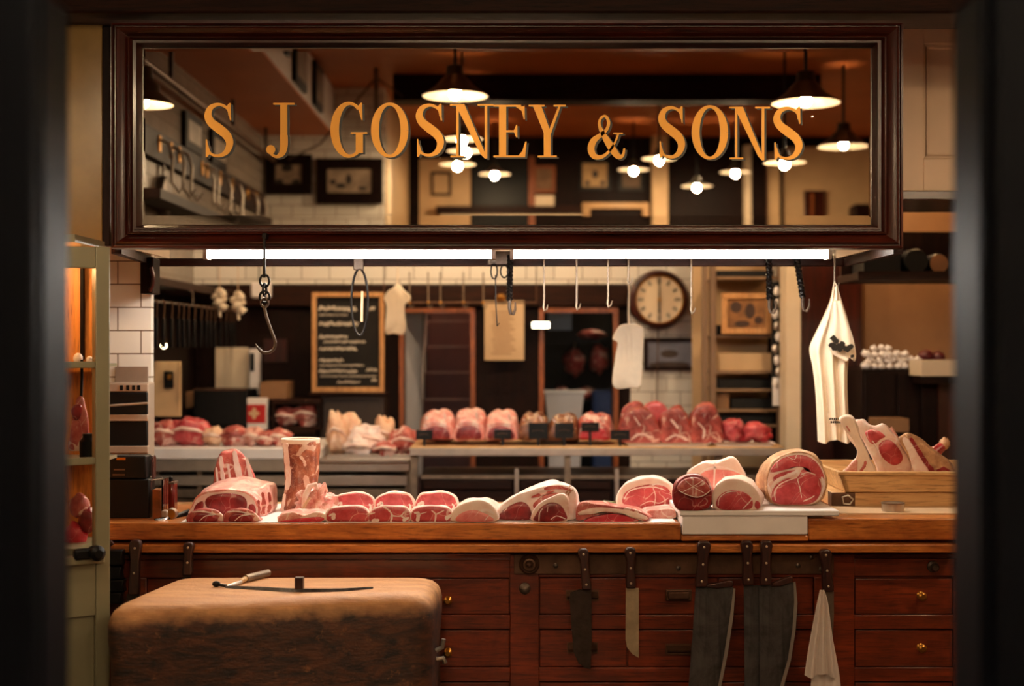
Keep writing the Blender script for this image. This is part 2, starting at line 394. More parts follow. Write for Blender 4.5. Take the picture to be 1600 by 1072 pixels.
# cream overhead panelling, right
YP = 4.8
mb = MB()
def pan(a, b, c, d, y0=YP, y1=YP+.05): mb.pbox(a, b, y0, y1, c, d)
pan(1395, 1443, -80, 298); pan(1443, 1620, -80, 68); pan(1443, 1620, 248, 298)
pan(1440, 1625, 60, 255, YP+.018, YP+.05)
for i, dd in enumerate((0, 5)):
    a, b, c, d = 1443+dd, 1620-dd, 68+dd, 248-dd; o = .004+.006*i
    mb.pbox(a, b, YP+o, YP+.02, c, c+3).pbox(a, b, YP+o, YP+.02, d-3, d).pbox(a, a+3, YP+o, YP+.02, c, d)
mb.box(X(1395,YP), 3.2, YP+.05, 5.25, Z(298,YP), 3.2)
struct('wall_panelling_right', mb, plain('cream_panel_paint', s(214,182,148), .45, var=.04), .002)
struct('trim_5', MB().pbox(1400, 1640, YP-.02, 5.25, 298, 312), M['mahog'], .003)
# dark painted frame of the doorway the camera looks through
mb = MB(); YD = 1.6
mb.box(-1.6, X(66,YD), YD, YD+.1, 0, 1.857)
mb.box(-1.6, X(52,YD-.03), YD-.03, YD, 0, 1.857)
mb.lathe([(.006, 0), (.006, 1.857)], (X(62,YD-.004), YD-.004, 0), seg=12)
mb.box(X(1531,YD), 1.8, YD, YD+.1, 0, 1.857)
mb.box(X(1560,YD-.03), 1.8, YD-.03, YD, 0, 1.857)
mb.lathe([(.006, 0), (.006, 1.857)], (X(1540,YD-.004), YD-.004, 0), seg=12)
struct('door_1', mb, M['navy'], .004)

# ------------------------------------------------------------------ pendant lamps (seen in the mirror; they light the shop)
def pendant(px, py, wpx, dia, label, globe, top=3.2, d=None):
    d = d or dia*FPX/wpx; y = 2*YM-d; R = wpx*d/FPX/2; x = (px-800)*d/FPX; z = CZ-(py-536)*d/FPX
    t = thing('pendant_lamp', label, 'lamp', (x, y, z), 'enamel pendant lamps over the customer side')
    if globe: pr = [(.02,.075),(.028,.07),(.03,.045),(R*.6,.018),(R,0)]; inner = [(R-.002,-.002),(R*.6,.012),(.03,.035)]
    else: pr = [(.022,.15),(.04,.145),(.045,.10),(.07,.075),(R*.6,.045),(R,0)]; inner = [(R-.002,-.002),(R*.6,.038),(.06,.066),(.03,.08)]
    part('shade', MB().lathe(pr, (x,y,z), cap=False), M['green'], t)
    part('reflector', MB().lathe(inner, (x,y,z), cap=False), M['enamel'], t)
    part('cord', MB().lathe([(.008, pr[0][1]), (.008, top-z)], (x,y,z), seg=8), M['black'], t)
    part('bulb', MB().blob((x,y,z+(-.012 if globe else .012)), (.027,.027,.03), 0, seg=14, rg=8), M['bulb'], t)
    return t
LAMPS = [
 (222,163,98,.25,'enamel pendant lamp cut by the left edge of the mirror',0,5.6),
 (711,150,103,.32,'large enamel pendant lamp reflected just above the S and N of the gilded name',0,None),
 (1259,161,107,.32,'large enamel pendant lamp reflected above the last gilded S',0,None),
 (1318,229,80,.32,'enamel pendant lamp reflected right of the last gilded S',0,None),
 (1226,254,66,.25,'small saucer lamp reflected directly beneath the last gilded S',1,None),
 (722,217,66,.25,'saucer lamp reflected behind the first gilded N, upper of two',1,None),
 (728,236,60,.25,'saucer lamp reflected behind the first gilded N, lower of two',1,None),
 (715,257,58,.25,'saucer lamp reflected right below the first gilded N, near the small framed picture',1,None),
 (773,272,50,.25,'saucer lamp with round bulb reflected below the gilded E before the dark doorway',1,None),
 (990,265,50,.25,'saucer lamp with round bulb reflected between the ampersand and the second word SONS',1,None),
 (1030,248,55,.25,'saucer lamp reflected at the foot of the S that begins SONS',1,None),
 (1089,291,50,.25,'lowest saucer lamp with round bulb, reflected below the O of SONS',1,None),
 (1149,269,50,.25,'saucer lamp with round bulb reflected under the N of SONS',1,None)]
for px, py, wp, dia, lab, gl, d in LAMPS: pendant(px, py, wp, dia, lab, gl, d=d)
# unseen pendant lamps added to light rear room, right panelling, stairs and next room
for i, (x, y, z, lab) in enumerate([(-1.0,5.9,2.5,'added unseen pendant lamp over the white-topped rear table'),(.25,5.9,2.5,'added unseen pendant lamp over the middle of the rear meat table'),
        (1.3,5.9,2.5,'added unseen pendant lamp over the right end of the rear meat table'),(-.3,6.9,2.5,'added unseen pendant lamp in front of the staircase door'),
        (1.9,3.0,2.35,'added unseen pendant lamp over the right end of the front counter'),(-.65,8.35,2.5,'added unseen pendant lamp in the stair passage'),(.75,8.9,2.5,'added unseen pendant lamp in the next room')]):
    t = thing('pendant_lamp', lab, 'lamp', (x,y,z), 'added unseen pendant lamps'); R = .17
    part('shade', MB().lathe([(.022,.15),(.04,.145),(.045,.10),(.07,.075),(R*.6,.045),(R,0)], (x,y,z), cap=False), M['green'], t)
    part('reflector', MB().lathe([(R-.002,-.002),(R*.6,.038),(.06,.066),(.03,.08)], (x,y,z), cap=False), M['enamel'], t)
    part('cord', MB().lathe([(.008,.15),(.008,3.2-z)], (x,y,z), seg=8), M['black'], t)
    part('bulb', MB().blob((x,y,z+.012), (.027,.027,.03), 0, seg=14, rg=8), M['bulbb'], t)

# ------------------------------------------------------------------ the mirror sign
YS = 3.97
t_sign = thing('mirror_sign', 'long mirror in a dark mahogany frame with gilded shop name, above the meat counter', 'sign', (X(792,YM), 4.05, Z(388,YS)))
PO, PI_ = (172, 1413, 35, 388), (214, 1370, 68, 350)
prof = [(0,.07),(0,.012),(.02,.006),(.10,.004),(.13,.012),(.16,.012),(.19,.004),(.26,.0),(.38,.006),(.50,.018),(.58,.024),(.60,.016),(.66,.014),(.70,.020),(.74,.030),(.78,.030),(.80,.024),(.88,.024),(.92,.034),(1.0,.05),(1.0,.07)]
rs = []
for t_, h in prof:
    y = YS+h
    l = PO[0]+(PI_[0]-PO[0])*t_; r = PO[1]+(PI_[1]-PO[1])*t_; u = PO[2]+(PI_[2]-PO[2])*t_; d = PO[3]+(PI_[3]-PO[3])*t_
    rs.append([V(l,u,YS)+Vector((0,h,0)), V(r,u,YS)+Vector((0,h,0)), V(r,d,YS)+Vector((0,h,0)), V(l,d,YS)+Vector((0,h,0))])
fm = MB(); 
for k in range(4):                                  # top, right, bottom, left mouldings: grain along each
    k2 = (k+1) % 4; vs = []; n = len(rs)
    for r in rs: vs += [r[k], r[k2]]
    fm.add(vs, [(2*i, 2*i+1, 2*i+3, 2*i+2) for i in range(n-1)], 0 if k in (0, 2) else 1)
fm.box(X(174,YS), X(1411,YS), 4.036, 4.05, Z(386,YS), Z(37,YS), 0)
part('frame', fm, [M['mahog'], M['mahogz']], t_sign, ang=25)
bi = 14
o_ = [V(213,67,YM), V(1371,67,YM), V(1371,351,YM), V(213,351,YM)]
i_ = [V(213+bi,67+bi,YM), V(1371-bi,67+bi,YM), V(1371-bi,351-bi,YM), V(213+bi,351-bi,YM)]
for p in o_: p.y = YM+.0003
mm = MB().add(o_+i_, [(4,5,6,7)]+[(k,(k+1)%4,4+(k+1)%4,4+k) for k in range(4)])
part('mirror_glass', mm, M['mirror'], t_sign, ang=.1)
def arc(cx, cy, rx, ry, a0, a1, n): return [(cx+rx*math.cos(math.radians(a0+(a1-a0)*i/n)), cy+ry*math.sin(math.radians(a0+(a1-a0)*i/n))) for i in range(n+1)]
def crom(p, n=6, closed=False):
    out = []; k = len(p)
    for i in range(k if closed else k-1):
        g = lambda j: Vector(p[j % k]) if closed else Vector(p[min(max(j,0),k-1)])
        a, b, c, d = g(i-1), g(i), g(i+1), g(i+2)
        for q in range(n):
            t = q/n; out.append(tuple(.5*((2*b)+(c-a)*t+(2*a-5*b+4*c-d)*t*t+(3*b-a-3*c+d)*t**3)))
    if not closed: out.append(tuple(p[-1]))
    return out
def bez(p, wd, n=6):
    q = crom([(a[0], a[1], b) for a, b in zip(p, wd)], n); return [(a[0], a[1]) for a in q], [a[2] for a in q]
def glyph(ch):
    """strokes of a roman capital as ('r', points, widths) or ('p', polygon); height 1"""
    R = lambda a, b, c, d: ('p', [(a,c),(b,c),(b,d),(a,d)])
    if ch == 'S':
        p = [(.475,.76),(.445,.89),(.30,.97),(.145,.92),(.085,.78),(.14,.645),(.28,.53),(.42,.41),(.48,.26),(.42,.10),(.28,.028),(.13,.07),(.07,.23)]
        w_ = [.03,.045,.05,.085,.12,.14,.155,.145,.12,.09,.05,.04,.03]
        a, b = bez(p, w_); return .56, [('r',a,b), ('p',[(.47,.995),(.50,.995),(.505,.68),(.485,.68),(.455,.86),(.42,.93)]), ('p',[(.045,0),(.075,0),(.12,.08),(.09,.16),(.065,.33),(.045,.33)])]
    if ch == 'O':
        n = 40; o = arc(.33,.5,.33,.515,0,360,n); q = arc(.33,.5,.195,.465,0,360,n)
        return .66, [('r', [((a[0]+b[0])/2,(a[1]+b[1])/2) for a, b in zip(o,q)], [math.dist(a,b) for a, b in zip(o,q)])]
    if ch == 'G':
        n = 34; o = arc(.34,.5,.34,.515,52,318,n); q = arc(.36,.5,.215,.465,52,318,n)
        return .68, [('r', [((a[0]+b[0])/2,(a[1]+b[1])/2) for a, b in zip(o,q)], [math.dist(a,b) for a, b in zip(o,q)]), ('p',[(.555,1.0),(.585,1.0),(.59,.68),(.57,.68),(.52,.86),(.50,.93)]), R(.465,.60,.07,.44), R(.37,.68,.425,.455)]
    if ch == 'J':
        a, b = bez([(.325,.4),(.325,.2),(.29,.06),(.19,.0),(.09,.05)], [.13,.128,.10,.05,.05])
        return .54, [R(.26,.39,.3,.98), R(.13,.52,.965,1.0), ('r',a,b), ('p', arc(.085,.13,.085,.085,0,340,16))]
    if ch == 'N':
        return .74, [R(.11,.15,0,1), R(.01,.26,0,.032), R(0,.14,.968,1), ('p',[(.09,1),(.25,1),(.645,-.02),(.60,-.02),(.53,.06)]), R(.60,.645,-.02,1), R(.48,.75,.968,1)]
    if ch == 'E':
        return .60, [R(.10,.23,0,1), R(0,.5,.966,1), R(0,.5,0,.034), R(.2,.42,.48,.515), ('p',[(.40,.966),(.55,.968),(.56,1),(.565,.72),(.545,.72),(.51,.88)]), ('p',[(.45,.034),(.52,.12),(.575,.30),(.60,.30),(.57,0),(.45,0)]), ('p',[(.37,.515),(.41,.62),(.43,.62),(.43,.38),(.41,.38),(.37,.48)])]
    if ch == 'Y':
        return .70, [('p',[(.07,1),(.23,1),(.42,.46),(.29,.46)]), ('p',[(.57,1),(.61,1),(.41,.42),(.36,.46)]), R(.285,.415,0,.47), R(0,.30,.968,1), R(.47,.70,.968,1), R(.17,.53,0,.032)]
    if ch == '&':
        a, b = bez([(.60,.50),(.55,.36),(.44,.18),(.28,.05),(.12,.06),(.055,.2),(.11,.36),(.25,.47),(.37,.58),(.405,.72),(.34,.83),(.25,.79),(.22,.68),(.27,.54),(.40,.32),(.52,.14),(.61,.05),(.69,.08),(.72,.21)],
                   [.035,.035,.045,.06,.10,.12,.11,.07,.055,.055,.045,.04,.05,.07,.12,.12,.09,.05,.03], 5)
        return .74, [('r',a,b), R(.50,.69,.485,.515)]
LET = [('S',318,366,161,246),('J',416,462,161,245),('G',517,574,161,245),('O',580,638,162,245),('S',648,695,162,245),('N',703,770,163,246),('E',771,823,164,246),('Y',826,884,164,246),
       ('&',919,977,168,249),('S',1027,1071,166,248),('O',1081,1137,166,248),('N',1139,1202,167,249),('S',1206,1255,167,250)]
for ch, a, b, c, d in LET:
    w_, st = glyph(ch); gl, sh = MB(), MB()
    for k, (mbx, dx, dz, y0, y1) in enumerate(((gl, 0, 0, YM-.0032, YM-.0016), (sh, 3.4, 2.2, YM-.0012, YM-.0004))):
        e_ = 0
        fx = lambda u: X(a+dx+u/w_*(b-a), YM); fz = lambda v: Z(d+dz-v*(d-c), YM)
        for q in st:
            e_ += 3e-5; y0 -= 3e-5
            if q[0] == 'p': mbx.prism([(fx(u), fz(v)) for u, v in q[1]], y0, y1)
            else: mbx.ribbon([(fx(u), fz(v)) for u, v in q[1]], [1.1*k2*(d-c)*YM/FPX for k2 in q[2]], y0, y1)
    pl = part('gilt_letter', gl, M['gold'], t_sign, label='gold leaf letter %s' % ch)
    part('letter_shade', sh, M['ink'], pl, label='black drop shade of the gold letter')
# ------------------------------------------------------------------ rails and strip lights under the sign
YR = 4.7
t = thing('hook_rail', 'dark wood rail frame under the mirror sign that carries the meat hooks', 'rail', (0, 4.4, Z(416,YR)))
part('rear_rail', MB().box(X(243,YR), X(1322,YR), YR, YR+.025, Z(416,YR), Z(403.5,YR)), M['railwood'], t, .003)
zr0, zr1 = Z(416,YR), Z(403.5,YR)
part('side_rail', MB().add([(X(174,4.05),4.05,zr0),(X(190,4.05),4.05,zr0),(X(243,YR),YR+.02,zr0),(X(238,YR),YR+.02,zr0),(X(174,4.05),4.05,zr1),(X(190,4.05),4.05,zr1),(X(243,YR),YR+.02,zr1),(X(238,YR),YR+.02,zr1)],
    [(0,3,2,1),(4,5,6,7),(0,1,5,4),(1,2,6,5),(2,3,7,6),(3,0,4,7)]), M['railwood'], t)
part('side_rail', MB().add([(X(1396,4.05),4.05,zr0),(X(1411,4.05),4.05,zr0),(X(1326,YR),YR+.02,zr0),(X(1319,YR),YR+.02,zr0),(X(1396,4.05),4.05,zr1),(X(1411,4.05),4.05,zr1),(X(1326,YR),YR+.02,zr1),(X(1319,YR),YR+.02,zr1)],
    [(0,3,2,1),(4,5,6,7),(0,1,5,4),(1,2,6,5),(2,3,7,6),(3,0,4,7)]), M['railwood'], t)
part('side_board', MB().box(X(200,4.2), X(203,4.2), 4.06, 4.69, zr1-.001, zr1+.055), M['cream'], t)
part('side_board', MB().box(X(1352,4.3), X(1356,4.3), 4.06, 4.69, zr1-.001, zr1+.055), M['cream'], t)
t = thing('rail_bracket', 'dark carved wooden bracket on the white tiled pier under the rail', 'bracket', (X(229,4.55),4.57,Z(460,4.55)))
part('bracket_body', MB().pbox(219, 238, 4.5, 4.6, 402, 459).pprism([(232,459),(238,459),(240,430),(240,402),(236,402)], 4.49, 4.5), M['darkwood'], t, .003)
part('bracket_scroll', MB().tube([V(236,418,4.49),V(240,432,4.485),V(238,447,4.485),V(234,455,4.49)], .006), M['mahogz'], t)
for a, b, side in ((325, 768, 'left'), (803, 1292, 'right')):
    yy = 4.35; zz = 1.733
    t = thing('strip_light', 'glowing white fluorescent strip on the rail below the %s half of the mirror sign' % side, 'light', (X((a+b)/2,YR), YR, zr1), 'strip lights under the sign')
    part('housing', MB().box(X(a-6,yy), X(b+6,yy), yy+.045, yy+.06, 1.7262, 1.80).box(X(a-6,yy), X(b+6,yy), yy-.03, yy+.06, 1.80, 1.812), M['enamel'], t)
    part('tube', MB().lathe([(.014, X(a,yy)), (.014, X(b,yy))], (0, yy, zz), axis='x', seg=14), M['tube'], t)
    for e in (a-3, b+3): part('end_cap', MB().box(X(e-3,yy), X(e+3,yy), yy-.017, yy+.0445, zz-.017, 1.80), M['steel'], t)
    for e in (a+40, b-40): part('support_bar', MB().box(X(e,yy), X(e,yy)+.02, yy-.02, YR+.024, 1.8125, 1.82).box(X(e,yy), X(e,yy)+.02, YR+.004, YR+.024, zr1+.0003, 1.82), M['mahog'], t)

# ------------------------------------------------------------------ front counter
YF = 4.0
zt, zl = Z(818, 3.96), Z(844, 3.96)                  # worktop surface and lower edge of its lip
zt2 = Z(810.5, 3.96)                                 # the right part stands a little higher
YKB = 4.5                                            # rear edge of the worktop
cl, cr = -1.21, X(1640, 4.0)
wt = MB().box(cl, X(1064,3.96), 3.96, YKB, zl, zt).box(X(1064,3.96)+.0005, X(1263,3.96)-.0005, 3.955, YKB, zl-.002, Z(836,3.96)).box(X(1263,3.96), cr, 3.96, YKB, zl, zt2)
solo('wooden_counter', wt, M['top'], 'long varnished wooden worktop lip carrying the row of raw meat', 'worktop', bevel=.004)
t = thing('counter_cabinet', 'long varnished red-brown counter cabinet with drawers below the meat', 'cabinet', (X(830,YF), 4.25, 0))
part('body', MB().box(cl, cr, 4.03, YKB-.02, 0, zl-.003), M['counterz'], t)
ff = MB()
def fr(a, b, c, d, y0=YF, y1=4.031): ff.pbox(a, b, y0, y1, c, d)
fr(110, 1500, 866, 1347, 4.018)                       # backing behind the rails
fr(110, 797, 875, 903); fr(1335, 1500, 873, 900)
fr(797, 842, 866, 1347); fr(1298, 1335, 866, 1347); fr(1490, 1560, 872, 1347); fr(110, 229, 903, 1347); fr(500, 515, 903, 1347)
for c, d in ((961, 983), (1043, 1065), (1125, 1147)):
    fr(229, 500, c, d); fr(515, 797, c, d); fr(842, 1298, c, d); fr(1335, 1490, c, d)
fr(842, 1298, 897, 902)
fr(1272, 1298, 902, 961)
part('face_frame', ff, M['counter'], t, .002)
pr = thing('knob_source', 'x', 'x', (0,0,0))
def knob_mesh(mb, p, r=.012, l=.03):
    return mb.lathe([(r*.9,0),(r*.5,-.004),(r*.45,-l*.5),(r*.95,-l*.7),(r,-l*.85),(r*.55,-l)], p, axis='y', seg=16)
def drawer(a, b, c, d, knobs=(), pull=None, nm='drawer'):
    g = 1.4
    q = part('drawer', MB().pbox(a+g, b-g, 4.006, 4.03, c+g, d-g), M['counter'], t, .002)
    for kx, ky in knobs: part('knob', knob_mesh(MB(), V(kx,ky,4.006)), M['brass'], q, label='small brass knob')
    if pull:
        for kx, ky, hw in pull:
            pm = MB().pbox(kx-hw-2, kx+hw+2, 4.0045, 4.006, ky-8, ky+9)
            rs = [[V(kx+hw*u, ky-5+k*2.6, 4.004) + Vector((0, -.016*math.sin(PI*min(k,4.0)/4.6), 0)) for u in (-1,-.85,.85,1)] for k in range(6)]
            pm.rings(rs, cap=False, closed=False)
            part('cup_pull', pm, M['dullsteel'] if False else M['strip'], q, label='dark bronze cup pull')
    return q
for r_, (c, d) in enumerate(((903, 961), (983, 1043), (1065, 1125), (1147, 1207))):
    drawer(229, 500, c, d, [(365,(c+d)/2)]); drawer(515, 797, c, d, [(700,937-932+(c+d)/2)])
    drawer(1335, 1490, c, d, [(1438, (c+d)/2-2)])
    if r_ == 0: drawer(842, 1122, c-1, d, [], [(910,930,24)]); drawer(1122, 1272, c-1, d)
    elif r_ == 1: drawer(842, 980, c, d, [], [(910,1012,22)]); drawer(980, 1298, c, d, [], [(1060,1014,18)])
    else: drawer(842, 1122, c, d); drawer(1122, 1298, c, d)
bpy.data.objects.remove(pr)
part('cup_pull', MB().pbox(1040, 1081, 3.997, 4.006, 921, 940).pbox(1044, 1078, 3.975, 3.998, 925, 937), M['strip'], t, .004, label='dark bronze cup pull')
part('knob', MB().lathe([(.016,0),(.016,-.006),(.009,-.01),(.013,-.022),(.008,-.03)], V(1457,885,4.0), axis='y', seg=18), M['iron'], t, label='dark iron knob')
part('knob', MB().lathe([(.016,0),(.016,-.008),(.009,-.012),(.011,-.024),(.005,-.028)], V(820,919,4.0), axis='y', seg=18), M['iron'], t, label='dark iron knob')
part('rosette', MB().lathe([(.029,0),(.029,-.006),(.024,-.012),(.021,-.009),(.017,-.016),(.012,-.017),(.009,-.014),(.005,-.022),(.002,-.024)], V(827,881,3.992), axis='y', seg=28), M['strip'], t, label='round turned rosette')
sm = MB().pbox(803, 1303, 3.992, 4.0, 866, 897)
part('metal_strip', sm, M['strip'], t, .001, label='rusty flat metal strip')
for kx, ky in ((868,884),(1060,888),(1247,884),(1268,871),(1283,889)):
    part('bolt', MB().lathe([(.007,0),(.007,-.003),(.002,-.005)], V(kx,ky,3.992), axis='y', seg=12), M['iron'], t)
part('knife_rail', MB().pbox(110, 1500, 3.94, 3.992, 851, 864), M['top'], t, .003, label='orange brown rail the knives hang over')
# white slab set into the worktop
t = thing('marble_slab', 'thick white slab with a lid-like edge set into the worktop under the right-hand joints', 'slab', (X(1165,3.96), 4.15, Z(835,3.96)))
part('slab_body', MB().box(X(1066,3.95), X(1262,3.95), 3.95, 4.40, Z(835.5,3.95), Z(806,3.95)), M['white'], t, .003)
zs0, zs = Z(806,3.95), Z(797.5,3.95)
part('slab_top', MB().box(X(1062,3.95), X(1311,3.95), 3.945, 4.42, zs0, zs), M['white'], t, .003)
solo('butcher_paper', MB().box(X(282,3.98), X(1056,3.98), 3.975, 4.44, zt, zt+.0015), M['paper'], 'white butcher paper spread under the meat on the wooden worktop', 'paper')

# ------------------------------------------------------------------ knives hung over the rail
def knife(name, label, cat, hp, blade, bm_, edge=None, hw=8, tilt=0, y=3.93, bolster=None, rivets=3):
    """hp: (x top, y top, x bottom, y bottom) of the handle in picture pixels"""
    x0, y0, x1, y1 = hp; Yh = y-.004
    t = thing(name, label, cat, (X((x0+x1)/2,Yh), Yh, Z(max(b for a, b in blade) if blade else y1, Yh)))
    L = y1-y0; out = []
    wf = [(0,.55),(.04,.95),(.12,1.08),(.22,.95),(.35,.78),(.6,.84),(.85,.98),(1,.95)]
    dx, dy = (x1-x0)/L, 1
    for u, w_ in wf: out.append((x0+(x1-x0)*u-hw*w_, y0+L*u))
    right = [(x0+(x1-x0)*u+hw*w_, y0+L*u) for u, w_ in wf]
    part('handle', MB().pprism(out[::1]+right[::-1], Yh-.011, Yh+.011), M['handle'], t, .004)
    for u in ((.13,.5,.87) if rivets == 3 else (.15,.6)):
        part('rivet', MB().lathe([(.0034,0),(.0034,-.0012),(.0015,-.002)], V(x0+(x1-x0)*u, y0+L*u, Yh-.011), axis='y', seg=10), M['rivet'], t)
    if blade: part('blade', MB().pprism(blade, y-.0015, y+.0015), M[bm_], t)
    if edge: part('cutting_edge', MB().pprism(edge, y-.0022, y+.0018), M['edge'], t, label='bright ground edge')
    if bolster: part('bolster', MB().pprism(bolster, y-.008, y+.008), M['handle'], t, .003)
    return t
knife('butcher_knife', 'broad dark rusted knife hung in front of the leftmost cup pull', 'knife', (911,858,917,922),
      [(905,921),(924,922),(924.5,1000),(923,1046),(914,1044),(904,1036),(896,1018),(893,980),(890,938),(891,926)], 'bladed', hw=8)
knife('butcher_knife', 'slim pale-bladed knife hung second from the left beside the broad dark one', 'knife', (985,856,986,920),
      [(978,919),(998,919),(998,1028),(988,1022),(980,1012),(977.5,1000)], 'bladel', hw=8)
knife('cleaver', 'big grey cleaver with chipped bright edge, left of the overlapping pair', 'cleaver', (1101,846,1096,918),
      [(1087,917),(1146,917),(1143,960),(1134,1020),(1123,1072),(1112,1130),(1070,1130),(1077,1060),(1083,980)], 'blade',
      edge=[(1146,920),(1149,920),(1146,962),(1137,1022),(1127,1072),(1116,1130),(1112,1130),(1122,1072),(1132,1020),(1141,960)], hw=10,
      bolster=[(1103,918),(1103,914),(1140,907),(1146,909),(1146,917),(1120,920)])
knife('cleaver', 'black-bladed cleaver at the back of the overlapping pair, left handle', 'cleaver', (1167,845,1170,915),
      [(1162,915),(1188,915),(1236,912),(1232,1000),(1222,1130),(1164,1130),(1163,1000)], 'blade', hw=9, y=3.934)
knife('cleaver', 'black-bladed cleaver at the front of the overlapping pair, right handle', 'cleaver', (1198,845,1197,915),
      [(1186,916),(1240,910),(1243,940),(1240,985),(1233,1030),(1221,1072),(1205,1130),(1187,1130),(1187,1000)], 'blade',
      edge=[(1240,910),(1243,909),(1246,942),(1243,986),(1236,1031),(1224,1074),(1209,1130),(1204,1130),(1219,1072),(1231,1030),(1238,985),(1241,940)], hw=9, y=3.926,
      bolster=[(1205,917),(1207,911),(1236,900),(1240,903),(1239,910),(1222,916)])
knife('boning_knife', 'narrow knife hung behind the small white cloth, rightmost on the rail', 'knife', (1290,859,1295,925),
      [(1289,924),(1303,924),(1303,960),(1301,1000),(1296,1040),(1291,1000)], 'dullsteel', hw=9)
knife('butcher_knife', 'dark brown knife handle over the rail behind the chopping block', 'knife', (294,848,292,900),
      [(286,900),(298,900),(298,1000),(292,1040),(285,1000)], 'bladed', hw=8, rivets=2)
knife('butcher_knife', 'black knife handle over the rail beside the green glazed door', 'knife', (211,844,208,930),
      [(198,928),(218,928),(218,1010),(208,1050),(199,1000)], 'bladed', hw=9, rivets=2)
t = thing('meat_saw', 'dark layered iron tool hanging left of the black knife handle', 'tool', (X(178,3.93), 3.925, Z(940,3.93)))
mb = MB()
for a, b, c, d, r in ((166,192,860,884,.0),(168,190,886,906,0),(164,194,906,926,0),(170,190,926,944,0)):
    mb.pprism([(a,c),(b,c),(b-2,(c+d)/2),(b,d),(a+2,d),(a,(c+d)/2)], 3.905, 3.938)
part('blade_stack', mb, M['blackiron'], t, .004)
part('grip', MB().tube([V(169,862,3.92),V(170,852,3.92),V(176,847,3.92)], .007), M['handle'], t)
# hanging cloths
def cloth(name, label, mat_, top, rows, Y, folds=5, amp=.012, nseg=48, thick=.0015, group=None, holder=None):
    """rows: (row px, left px, right px); a double-sided hanging cloth gathered at its top"""
    rs = []; rr = crom(rows, 5)
    for i, (py, l, r) in enumerate(rr):
        f = i/(len(rr)-1); ring = []
        for side in (0, 1):
            for k in range(nseg+1):
                u = k/nseg if side == 0 else 1-k/nseg
                y = Y + amp*(.25+.75*f)*math.sin(u*folds*2*PI+f*1.3+.6*math.sin(f*3)) + .5*amp*noise.noise(Vector((u*4, f*3, 1.7)))
                ring.append((X(l+(r-l)*u, Y), y+(thick if side else 0), Z(py + 3*f*math.sin(u*9), Y)))
        rs.append(ring)
    return MB().rings(rs)
t = thing('hand_cloth', 'small white cloth hung by its corner from the narrow knife handle', 'cloth', (X(1285,3.9), 3.9, Z(1120,3.9)))
part('cloth_body', cloth('c','',0,0,[(922,1281,1288),(940,1277,1294),(975,1271,1299),(1020,1263,1305),(1056,1258,1310)], 3.905, 3, .010), M['cloth'], t)
part('cloth_tail', cloth('c','',0,0,[(930,1281,1290),(1000,1276,1302),(1060,1268,1313),(1110,1268,1316)], 3.917, 2, .006), M['cloth'], t)

# ------------------------------------------------------------------ chopping block
zb = .825
t = thing('chopping_block', 'massive worn wooden butcher block in front of the counter', 'chopping block', (-.6, 3.66, 0))
cor = [Vector((-.985,3.43)), Vector((-.205,3.60)), Vector((-.19,3.885)), Vector((-.915,3.885))]
def quad(inset, z, rad=.05, dish=0):
    cen = sum(cor, Vector((0,0)))/4; out = []
    P4 = []
    for k in range(4):
        a, b, c = cor[k-1], cor[k], cor[(k+1)%4]; e1 = (a-b).normalized(); e2 = (c-b).normalized()
        sn = abs(e1.x*e2.y-e1.y*e2.x); P4.append((b+(e1+e2)*(inset/sn), e1, e2))
    for b, e1, e2 in P4:
        for j in range(7):
            u = j/6; p = b+e1*rad*(1-u)**2+e2*rad*u**2; out.append((p.x, p.y, z))
    res = []
    for i in range(len(out)):
        a, b = Vector(out[i]), Vector(out[(i+1)%len(out)])
        n = max(1, int((b-a).length/.05))
        for j in range(n): res.append(a.lerp(b, j/n))
    return res
def blk():
    rows = [(.0,.36),(0,.5),(0,.60),(0,.68),(-.004,.74),(-.004,.775),(0,.795),(.006,.808),(.016,.818),(.03,.8235),(.05,.825)]
    rs = [quad(i_, z, .055) for i_, z in rows]; n = len(rs[0])
    for q in range(len(rs)):
        r2 = rs[q]
        if len(r2) != n: rs[q] = [r2[int(k*len(r2)/n)] for k in range(n)]
    cen = sum((Vector(p) for p in rs[-1]), Vector())/n
    for f in (.85,.7,.5,.3,.1):
        rs.append([cen.lerp(Vector(p), f) for p in rs[-1 if False else 10]])
    for r in rs:
        for k, p in enumerate(r):
            p = Vector(p); top = max(0, min(1, (p.z-.7)/.1))
            if p.z > .7:
                front = max(0, 1-(p.y-3.43)/.16); mid = math.exp(-((p.x+.60)/.28)**2)
                p.z -= .010*front*mid + .004*front*noise.noise(p*9)
            d = noise.noise(p*7)*.006; p.y += d*(p.y < 3.7); r[k] = p
    return MB().rings(rs)
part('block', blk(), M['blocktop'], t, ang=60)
for lx, ly in ((-.93,3.50),(-.27,3.66),(-.27,3.83),(-.86,3.83)): part('leg', MB().box(lx-.045, lx+.045, ly-.03, ly+.03, 0, .37), M['counterz'], t, .006)
part('iron_bolt', MB().tube([(-.198,3.70,.66),(-.182,3.70,.668),(-.178,3.70,.69)], .006), M['steel'], t)
part('iron_bolt', MB().tube([(-.198,3.73,.63),(-.180,3.73,.632),(-.176,3.73,.62)], .007), M['dullsteel'], t)
